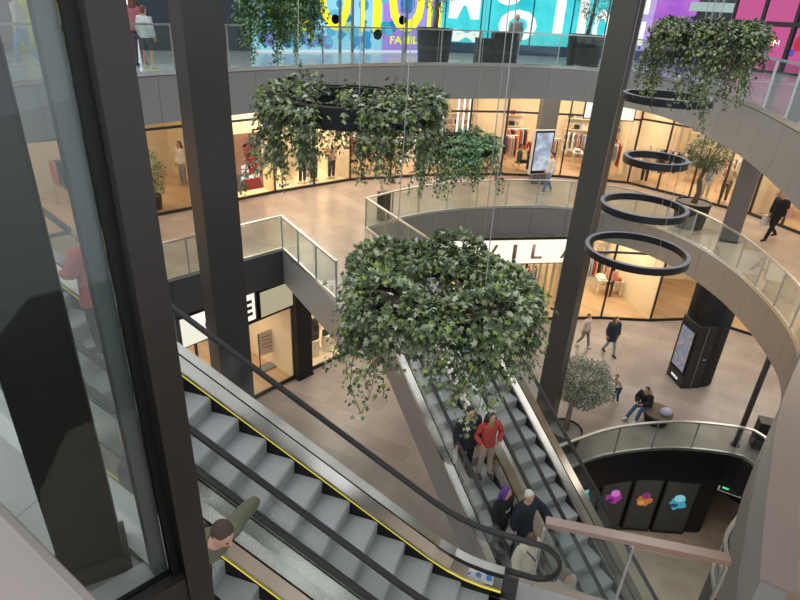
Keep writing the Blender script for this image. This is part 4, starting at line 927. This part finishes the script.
def hanging_planter(label, c, R, seed, m, leaf, dens, vines, cables, crown=.2, top_z=15, bandh=.22, gaps=(), low=None):
    """black ring trough on steel cables, overgrown with ivy that trails from both edges"""
    r = random.Random(seed); t = thing('hanging_planter', label, 'hanging planter', c, 0, 'ring planters hanging in the atrium')
    n = 56; Ro, Ri = R + .13, R - .13
    rings = []
    for k in range(n):
        q = 2 * PI * k / n; e = Vector((math.cos(q), math.sin(q), 0))
        rings.append([e * Ro + Vector((0, 0, bandh)), e * (Ro - .03) + Vector((0, 0, bandh)), e * (Ro - .03) + Vector((0, 0, .04)), e * (Ri + .03) + Vector((0, 0, .04)), e * (Ri + .03) + Vector((0, 0, bandh)), e * Ri + Vector((0, 0, bandh)), e * Ri, e * Ro])
    rings.append(rings[0]); MB().loft(rings, caps=False).build('ring_trough', M['gasket'], t)
    rings = []
    for k in range(n + 1):
        q = 2 * PI * k / n; e = Vector((math.cos(q), math.sin(q), 0)); rings.append([e * (Ro - .03) + Vector((0, 0, bandh - .02)), e * (Ro - .03) + Vector((0, 0, .05)), e * (Ri + .03) + Vector((0, 0, .05)), e * (Ri + .03) + Vector((0, 0, bandh - .02))])
    MB().loft(rings, caps=False).build('soil', M['soil'], t)
    lv = Leaves(r)
    def bare(q): return any(a < (q % (2 * PI)) < b for a, b in gaps)
    for i in range(dens):
        q = r.uniform(0, 2 * PI)
        if bare(q) and r.random() < .93: continue
        a = r.uniform(-.15 * PI, 1.15 * PI); rr = crown * math.sqrt(r.uniform(.35, 1)) * (1 + .35 * math.sin(5 * q + seed)) * (.55 if a > PI / 2 else 1) * (low(q) if low else 1)
        e = Vector((math.cos(q), math.sin(q), 0)); out = e * math.cos(a) + Vector((0, 0, math.sin(a)))
        p = e * (R + math.cos(a) * (rr + .1)) + Vector((0, 0, bandh - .03 + math.sin(a) * rr)); lv.add(p, out, leaf * r.uniform(.6, 1.15), droop=.3)
    lv.build('ivy_crown', m, t)
    for (q, ln, side, wid) in vines(r):
        lv = Leaves(r); st = MB(); e = Vector((math.cos(q), math.sin(q), 0)); tg_ = Vector((-e.y, e.x, 0))
        rad = R + side * (.13 + r.uniform(.02, .1)); p = e * (R + side * .06) + Vector((0, 0, bandh + .02)); path = [p, e * rad + Vector((0, 0, bandh - .02))]
        cur = path[-1]; steps = max(2, int(ln / .05)); sway = Vector((0, 0, 0))
        for i in range(steps):
            sway = sway * .8 + Vector((r.gauss(0, .008), r.gauss(0, .008), 0)); cur = cur + Vector((0, 0, -.05)) + sway; path.append(cur)
        st.tube(path[::2] + [path[-1]] if len(path) % 2 == 0 else path[::2], [.004] * (len(path[::2]) + (1 if len(path) % 2 == 0 else 0)), 5)
        for i, pp in enumerate(path[1:]):
            f = i / len(path); 
            for k in range(4 if f < .8 else 3):
                off = Vector((r.gauss(0, wid), r.gauss(0, wid), r.gauss(0, .02))) * (1 - .5 * f)
                lv.add(pp + off, (off.normalized() if off.length > .001 else e) * .7 + e * side * .4, leaf * r.uniform(.55, 1.05) * (1 - .3 * f), droop=.8)
        o = lv.build('trailing_vine', m, t); st.build('stem', M['stem'], o)
    for q in cables:
        e = Vector((math.cos(q), math.sin(q), 0)); MB().cyl(e * R + Vector((0, 0, bandh)), e * R * .8 + Vector((0, 0, top_z - c[2])), .0045, n=6).build('cable', M['cable'], t)
    return t
def mk(n, lo, hi, wid=.045, seed=0, both=True, clump=None):
    def f(r):
        out = []
        for i in range(n):
            q = 2 * PI * i / n + r.uniform(-.1, .1); l = r.uniform(lo, hi)
            if clump: l *= clump(q)
            out.append((q, l, 1 if (i % 3 or not both) else -1, wid))
        return out
    return f
def ropes(n, per, lo, hi, wid, shape=None):
    """vines hang in ropes: a few strands close together, of much the same length"""
    def f(r):
        out = []
        for i in range(n):
            q0 = 2 * PI * (i + r.uniform(-.35, .35)) / n; l0 = r.uniform(lo, hi) * (shape(q0) if shape else 1); sd = 1 if i % 4 else -1
            for j in range(per): out.append((q0 + r.gauss(0, .05), l0 * r.uniform(.55, 1.05), sd, wid))
        return out
    return f
def peaks(base, *pk):
    return lambda q: base + sum(h * math.exp(-(((q - c + PI) % (2 * PI) - PI) / w_) ** 2) for c, h, w_ in pk)
hanging_planter('largest and nearest hanging ring of ivy, in the middle above the far escalators', (.42, 5.1, 9.52), .66, 1, M['ivy'], .072, 5200,
    ropes(36, 5, .55, .8, .075, peaks(.8, (3.85, 1.35, .3), (4.95, 1.15, .2), (5.75, .8, .25), (4.4, -.4, .2))), (2.4, .9, 5.2), crown=.22, gaps=((3.9, 4.1),), low=lambda q: .45 if q < 1.0 or q > 6.0 else 1)
hanging_planter('second hanging ring of ivy, upper left of the largest, with long thin trailing vines', (-.67, 6.95, 10.92), .81, 2, M['ivy'], .068, 2300,
    ropes(27, 5, .45, 1.2, .05), (2.6, .8, 4.9), crown=.15, gaps=((1.0, 2.1), (4.2, 4.7)))
hanging_planter('small distant hanging ring of ivy partly behind the second ring', (.98, 11.7, 9.55), .56, 3, M['ivy_b'], .08, 1200,
    ropes(18, 4, .5, 1.25, .05), (1.0, 3.1, 5.2), crown=.15, gaps=((1.5, 2.4),))
hanging_planter('hanging ring of ivy at the top left in front of the bubble video wall', (-2.72, 13.2, 12.3), .52, 4, M['ivy_b'], .09, 1200,
    ropes(20, 5, .8, 1.75, .06), (1.0, 3.1, 5.2), crown=.18)
hanging_planter('hanging ring of ivy at the top right in front of the violet shop', (4.32, 9.45, 11.78), .53, 5, M['ivy'], .062, 2600,
    ropes(32, 5, .6, 1.35, .055, lambda q: .8 + .35 * math.sin(3 * q + .6)), (1.2, 4.4), crown=.12)
# ring lamps, one above the other
def ring_lamp(label, c, R, tilt_=0):
    t = thing('ring_lamp', label, 'lamp', c, 0, 'black ring lamps hanging one above the other')
    def rg(r0, r1, z0, z1, name, m):
        rings = []
        for k in range(73):
            q = 2 * PI * k / 72; e = Vector((math.cos(q), math.sin(q), 0)); rings.append([e * r1 + Vector((0, 0, z0)), e * r1 + Vector((0, 0, z1)), e * r0 + Vector((0, 0, z1)), e * r0 + Vector((0, 0, z0))])
        MB().loft(rings, caps=False).build(name, m, t, False)
    rg(R - .09, R, 0, .14, 'ring', M['ring']); rg(R - .085, R - .005, .14, .146, 'top_strip', M['ringg']); rg(R - .08, R - .01, -.006, 0, 'diffuser', M['ringg'])
    for k in range(3):
        q = .5 + 2.1 * k; MB().cyl((R * .96 * math.cos(q), R * .96 * math.sin(q), .14), (R * .9 * math.cos(q), R * .9 * math.sin(q), 15 - c[2]), .004, n=6).build('cable', M['cable'], t)
ring_lamp('topmost black ring lamp, just below the top right hanging plant', (5.16, 12.4, 10.58), .86)
ring_lamp('second black ring lamp from the top, the smallest, in front of the olive tree', (5.26, 12.45, 9.32), .66)
ring_lamp('third black ring lamp from the top', (5.08, 12.05, 8.4), .9)
ring_lamp('lowest and largest black ring lamp, above the two walking people', (4.93, 11.5, 7.6), 1.06)
# trees and planters
def planter(t, r0, r1, h, name='planter'):
    mb = MB(); n = 32; rings = []
    for rr, z in ((r0, 0), (r1, h), (r1 - .04, h), (r1 - .05, h - .08)): rings.append([(rr * math.cos(2 * PI * k / n), rr * math.sin(2 * PI * k / n), z) for k in range(n)])
    mb.loft(rings); mb.build(name, M['pot'], t, False)
    MB().cyl((0, 0, h - .1), (0, 0, h - .05), r1 - .05, n=n).build('gravel', M['gravel'], t)
def small_tree(label, loc, pr, ph, trunk, crown_c, crown_r, nleaf, m, leaf, seed, group=None, shape=OVAL, tr=.07):
    r = random.Random(seed); t = thing('potted_tree', label, 'potted tree', loc, 0, group); planter(t, pr * .85, pr, ph)
    MB().tube(trunk, [tr, tr * .8, tr * .7, tr * .5][:len(trunk)], 9).build('trunk', M['bark'], t, True)
    top = Vector(trunk[-1]); cc = Vector(crown_c); b = MB()
    for i in range(9):
        q = 2 * PI * i / 9 + r.uniform(-.2, .2); e = cc + Vector((crown_r[0] * .75 * math.cos(q), crown_r[1] * .75 * math.sin(q), r.uniform(-.3, .6) * crown_r[2])); b.tube([top - Vector((0, 0, .1)), top.lerp(e, .5) + Vector((0, 0, .08)), e], [tr * .4, tr * .28, .008], 6)
    b.build('branches', M['bark'], t, True)
    lv = Leaves(r)
    for i in range(nleaf):
        d = Vector((r.gauss(0, 1), r.gauss(0, 1), r.gauss(0, 1))).normalized(); k = r.uniform(.35, 1) ** .5 * (1 + .16 * math.sin(4 * d.x + seed) * math.cos(5 * d.y + 3 * d.z))
        lv.add(cc + Vector((d.x * crown_r[0], d.y * crown_r[1], d.z * crown_r[2])) * k, d, leaf * r.uniform(.6, 1.2), shape, .1)
    lv.build('foliage', m, t)
small_tree('grey green ball-shaped tree leaning from a grey pot beside the tall middle column', (5.35, 14.35, 0), .52, .62, [(0, 0, .5), (.04, .1, .9), (.2, .5, 1.25), (.45, .9, 1.45)], (.72, 1.3, 1.5), (.92, .92, .72), 6500, M['olive'], .10, 21, tr=.1)
small_tree('potted olive tree with twisted trunk on the first floor in front of the lit shop', (10.6, 20.9, H1), .62, .95, [(0, 0, .85), (.08, 0, 1.3), (.0, .05, 1.75), (.06, 0, 2.2)], (.05, 0, 2.7), (.78, .78, .6), 3200, M['tree'], .09, 22, tr=.12)
small_tree('potted tree in a dark planter before the bubble video wall on the upper floor', (.7, 21.9, H2), .62, 1.12, [(0, 0, 1.0), (.05, 0, 1.5), (.0, .05, 2.1), (.1, 0, 2.6)], (0, 0, 2.55), (.7, .7, 1.0), 700, M['olive'], .11, 23, tr=.08)
small_tree('potted tree in a dark planter before the cyan video wall beside the middle column', (6.3, 23.4, H2), .66, 1.12, [(0, 0, 1.0), (.05, 0, 1.5), (.1, .05, 2.1), (.1, 0, 2.6)], (.1, 0, 2.35), (.75, .75, .85), 900, M['olive'], .11, 24, tr=.08)
small_tree('bluish leafy potted plant on the first floor between the two left columns', (-8.85, 19.55, H1 + .018), .3, .5, [(0, 0, .4), (0, 0, .9)], (0, 0, 1.25), (.5, .5, .8), 900, M['ivy_b'], .13, 25, tr=.03)
# bins
def bin_(label, loc, rz, w, d, h, group=None, m=None):
    t = thing('litter_bin', label, 'litter bin', loc, rz, group)
    MB().box((0, 0, h / 2), (w, d, h)).build('body', m or M['pot'], t, bevel=.02); MB().box((0, 0, h + .015), (w + .02, d + .02, .03)).build('lid', M['dark'], t); MB().box((0, -d / 2 - .004, h * .85), (w * .6, .012, h * .08)).build('slot', M['gasket'], t)
bin_('taller grey litter bin beside the white-haired person on the upper floor', (3.25, 23.05, H2), .2, .85, .5, 1.05)
bin_('shorter grey litter bin left of the taller one on the upper floor', (2.5, 22.85, H2), .2, .5, .5, .82)
bin_('black litter bin behind the basement railing on the ground floor', (11.7, 14.75, 0), -.3, .42, .42, 1.0, m=M['gasket'])
bin_('tall dark litter bin behind the left first-floor railing', (-7.3, 14.6, H1), .8, .3, .3, 1.1)
bin_('dark litter bin at the corner of the first-floor railing above the largest plant', (-.75, 19.75, H1), .8, .35, .35, 1.0, m=M['gasket'])
# round bench with things on it
t = thing('round_bench', 'round dark bench with a wooden top on the ground floor', 'bench', (8.8, 15.75, 0))
MB().cyl((0, 0, 0), (0, 0, .38), .36, .46, n=36).build('base', M['gasket'], t, False); MB().cyl((0, 0, .38), (0, 0, .44), .47, n=36).build('wood_top', M['bark'], t)
tag(MB().sph((8.95, 15.55, .56), (.2, .16, .15), 14).build('shopping_bag', cloth('b9b4cf'), None, True), 'crumpled lilac bag lying on the round dark bench', 'bag')
# basement posters and exit sign
art = {'pink': ('a8429a', 'd277c8', '6a2a70'), 'orange': ('c9793f', '8a3a6a', 'e0a060'), 'cyan': ('4fa9bf', '8fd0dc', '2a5a70')}
bp0, bp1 = (6.2, 15.95), (11.3, 15.8)
struct(MB().beam((5.0, 16.15, -3.2), (11.75, 15.95, -3.2), .2, 4.0).build('wall_back', M['black']))
struct(MB().beam((11.75, 15.95, -3.2), (12.2, 20, -3.2), .2, 4.0).beam((14.4, 17.2, -3.2), (12.4, 20, -3.2), .2, 4.0).build('wall_right', M['black']))
struct(MB().beam((14.4, 17.2, -3.2), (12.9, 13.6, -3.2), .2, 4.0).beam((12.9, 13.6, -3.2), (10.8, 11.6, -3.2), .2, 4).beam((10.8, 11.6, -3.2), (10.2, 9.2, -3.2), .2, 4).build('wall_right', M['black']))
f = upright((6.9, 15.9), (11.2, 15.75))
def sh(name, u, z, r, m, t, pts=9, seed=1, o=Vector((0, 0, 0))):
    rr = random.Random(seed); ring = []
    for k in range(pts * 2):
        q = PI * k / pts; a = r * rr.uniform(.65, 1.05); ring.append((u + a * math.cos(q), -.075, z + a * 1.0 * math.sin(q)))
    MB().prism(ring, (0, -.006, 0)).build(name, m, t)
for i, (u0, u1, art_, lab) in enumerate(((-.4, .7, 'cyan', 'dark framed poster at the left end of the basement wall, mostly behind the escalator'), (.78, 1.8, 'pink', 'dark basement poster with a pink cloud shape'), (1.88, 2.9, 'orange', 'dark basement poster with an orange figure in violet light'), (2.98, 4.2, 'cyan', 'dark basement poster with a turquoise shape'))):
    o = f @ Vector(((u0 + u1) / 2, 0, 0)); t = thing('wall_poster', lab, 'poster', (o.x, o.y, HB), math.atan2(f[1][0], f[0][0]), 'lit posters on the basement wall'); w_ = u1 - u0
    MB().box((0, -.03, 1.35), (w_, .05, 2.6)).build('frame', M['gasket'], t); MB().box((0, -.062, 1.38), (w_ - .12, .02, 2.4)).build('print', pbr('poster_night', '3a3d3b', .25, 0, .2, 2), t)
    c1, c2, c3 = art[art_]
    sh('colour_shape', 0, 1.6, w_ * .30, emit('art_' + c1, c1, .7), t, 9, 4 + i)
    MB().sph((0.02, -.085, 1.85), (w_ * .16, .006, .17), 12).build('colour_shape', emit('art_' + c2, c2, .8), t); MB().sph((-.1, -.09, 1.5), (w_ * .12, .006, .1), 12).build('colour_shape', emit('art_' + c3, c3, .7), t)
t = thing('exit_sign', 'small white framed exit sign with a green light on the dark basement wall', 'exit sign', (12.1, 15.6, -2.9), -.5)
MB().box((0, 0, .15), (.75, .06, .3)).build('case', M['white'], t); MB().box((0, -.035, .15), (.67, .01, .22)).build('dark_face', M['black'], t); MB().box((-.16, -.042, .2), (.2, .01, .08)).build('green_light', emit('exit_green', '49d07a', 1.2), t)
MB().cyl((0, 0, .3), (0, 0, 1.7), .015, n=8).build('hanger', M['dark'], t)
# ------------------------------------------------------------------ glass screen and parapet beside the camera
def m45(p, q): return Vector(p), Vector(q)
MX, MY = -.72, 1.38
t = thing('glass_screen', 'tall glass screen with a bronze corner post at the left, beside the camera', 'glass screen', (MX, MY, H2))
rd_ = Vector((-.7, -.7, 0)).normalized(); od = Vector((-.83, .56, 0)).normalized(); rn = Vector((.7, -.7, 0)).normalized()
ang = math.atan2(rd_.y, rd_.x)
def bx(c, d, a, name, m, z0, z1):
    MB().box((c.x, c.y, (z0 + z1) / 2), (d[0], d[1], z1 - z0), a).build(name, m, t)
bx(rn * .035 + rd_ * -.03, (.085, .07), ang, 'post', M['brown'], -1.6, 4.2)
bx(rd_ * .03 + rn * .012, (.026, .03), ang, 'gasket', M['gasket'], -1.6, 4.2)
bx(rn * -.03 + rd_ * .066, (.046, .04), ang, 'inner_post', M['gframe'], -.02, 4.2)
def hb(a, b, w_, z0, z1, name, m):
    MB().beam(Vector(a) + Vector((0, 0, (z0 + z1) / 2)), Vector(b) + Vector((0, 0, (z0 + z1) / 2)), w_, z1 - z0).build(name, m, t)
hb(rd_ * .02 - rn * .05, rd_ * .52 - rn * .05, .085, -.05, .01, 'base_rail', M['white'])
hb(rd_ * .0 + rn * .0, rd_ * .52, .014, -.08, .012, 'gasket', M['gasket'])
hb(rn * .035, rd_ * .52 + rn * .035, .05, -.11, -.0, 'outer_rail', M['brown'])
hb(rd_ * .03, rd_ * .52, .012, 0.0, 4.2, 'glass_pane', M['glass_n'])
hb(rd_ * .03, rd_ * .52, .012, -1.6, -.11, 'lower_glass_pane', M['glass_n'])
hb(od * .06, od * 3.2, .012, .0, 4.2, 'side_glass_pane', M['glass_n'])
hb(od * .06, od * 3.2, .15, -.04, .02, 'side_base_rail', M['white'])
t = thing('parapet', 'taupe metal parapet with a rounded cap in the lower left corner, nearest the camera', 'parapet', (-.36, .48, H2))
cd = Vector((.83, -.56, 0)); cn = Vector((-.56, -.83, 0))
MB().beam(cn * .2 - cd * 1.6 + Vector((0, 0, 1.08)), cn * .2 + cd * 1.2 + Vector((0, 0, 1.08)), .4, .04).build('cap', M['cap'], t, bevel=.015)
MB().beam(cn * .22 - cd * 1.6 + Vector((0, 0, .53)), cn * .22 + cd * 1.2 + Vector((0, 0, .53)), .1, 1.06).build('panel', M['gframe'], t)
MB().beam(cn * .01 - cd * 1.6 + Vector((0, 0, 1.045)), cn * .01 + cd * 1.2 + Vector((0, 0, 1.045)), .015, .03).build('edge_strip', M['rail'], t)
# ------------------------------------------------------------------ camera, light
cam_d = bpy.data.cameras.new('camera'); cam = bpy.data.objects.new('camera', cam_d); COL.objects.link(cam)
cam_d.sensor_width = 36; cam_d.lens = 580 / 800 * 36; cam_d.clip_start = .05; cam_d.clip_end = 300
tilt = math.atan(1136.6 / 580); roll = math.atan(61 / 1135)
cam.matrix_world = Matrix.Translation((0, 0, 12.1)) @ Matrix.Rotation(tilt, 4, 'X') @ Matrix.Rotation(roll, 4, 'Z')
SC.camera = cam
w = bpy.data.worlds.new('daylight'); SC.world = w; w.use_nodes = True
bg = w.node_tree.nodes['Background']; bg.inputs[0].default_value = lin((.93, .96, 1.0)); bg.inputs[1].default_value = 1.4
# unseen area lights, added to brighten the floors under the slabs
WL = (1, .94, .85)
for x, y, z, p, sx in ((-8, 15.5, 9.1, 90, 3), (-2.5, 21.5, 9.1, 120, 4), (5, 24.3, 9.1, 130, 5), (11.8, 21.8, 9.1, 120, 4), (12.6, 15, 9.1, 120, 4), (12, 9, 9.1, 100, 4),
                       (-2.5, 18.2, 4.0, 60, 2), (11.5, 20.5, 4.0, 110, 4), (13, 16.5, 4.0, 110, 4), (6, 21.5, 4.0, 30, 2), (-6, 8, 4.0, 60, 4)):
    area((x, y, z), sx, p, WL)
for x, y, p in ((9.5, 13.5, 70), (7, 9, 60)): area((x, y, -1.4), 3, p, WL)
rb_ = MB()  # unseen roof beams, added so the metal decks reflect streaks
for i in range(22): rb_.box((1, -4 + 1.6 * i, 15.45), (30, .28, .5))
for i in range(8): rb_.box((-12 + 3.8 * i, 12, 15.35), (.16, 34, .3))
struct(rb_.build('ceiling', M['white']))
sl = bpy.data.lights.new('skylight_sun', 'SUN'); sl.energy = 1.3; sl.angle = math.radians(70); sl.color = (1, .98, .95)
so = bpy.data.objects.new('skylight_sun', sl); COL.objects.link(so); so.rotation_euler = Vector((-1, -.1, 1.25)).to_track_quat('Z', 'Y').to_euler()
vs = SC.view_settings; vs.view_transform = 'Standard'; vs.look = 'None'; vs.gamma = 1; vs.use_curve_mapping = False; vs.exposure = 0.0
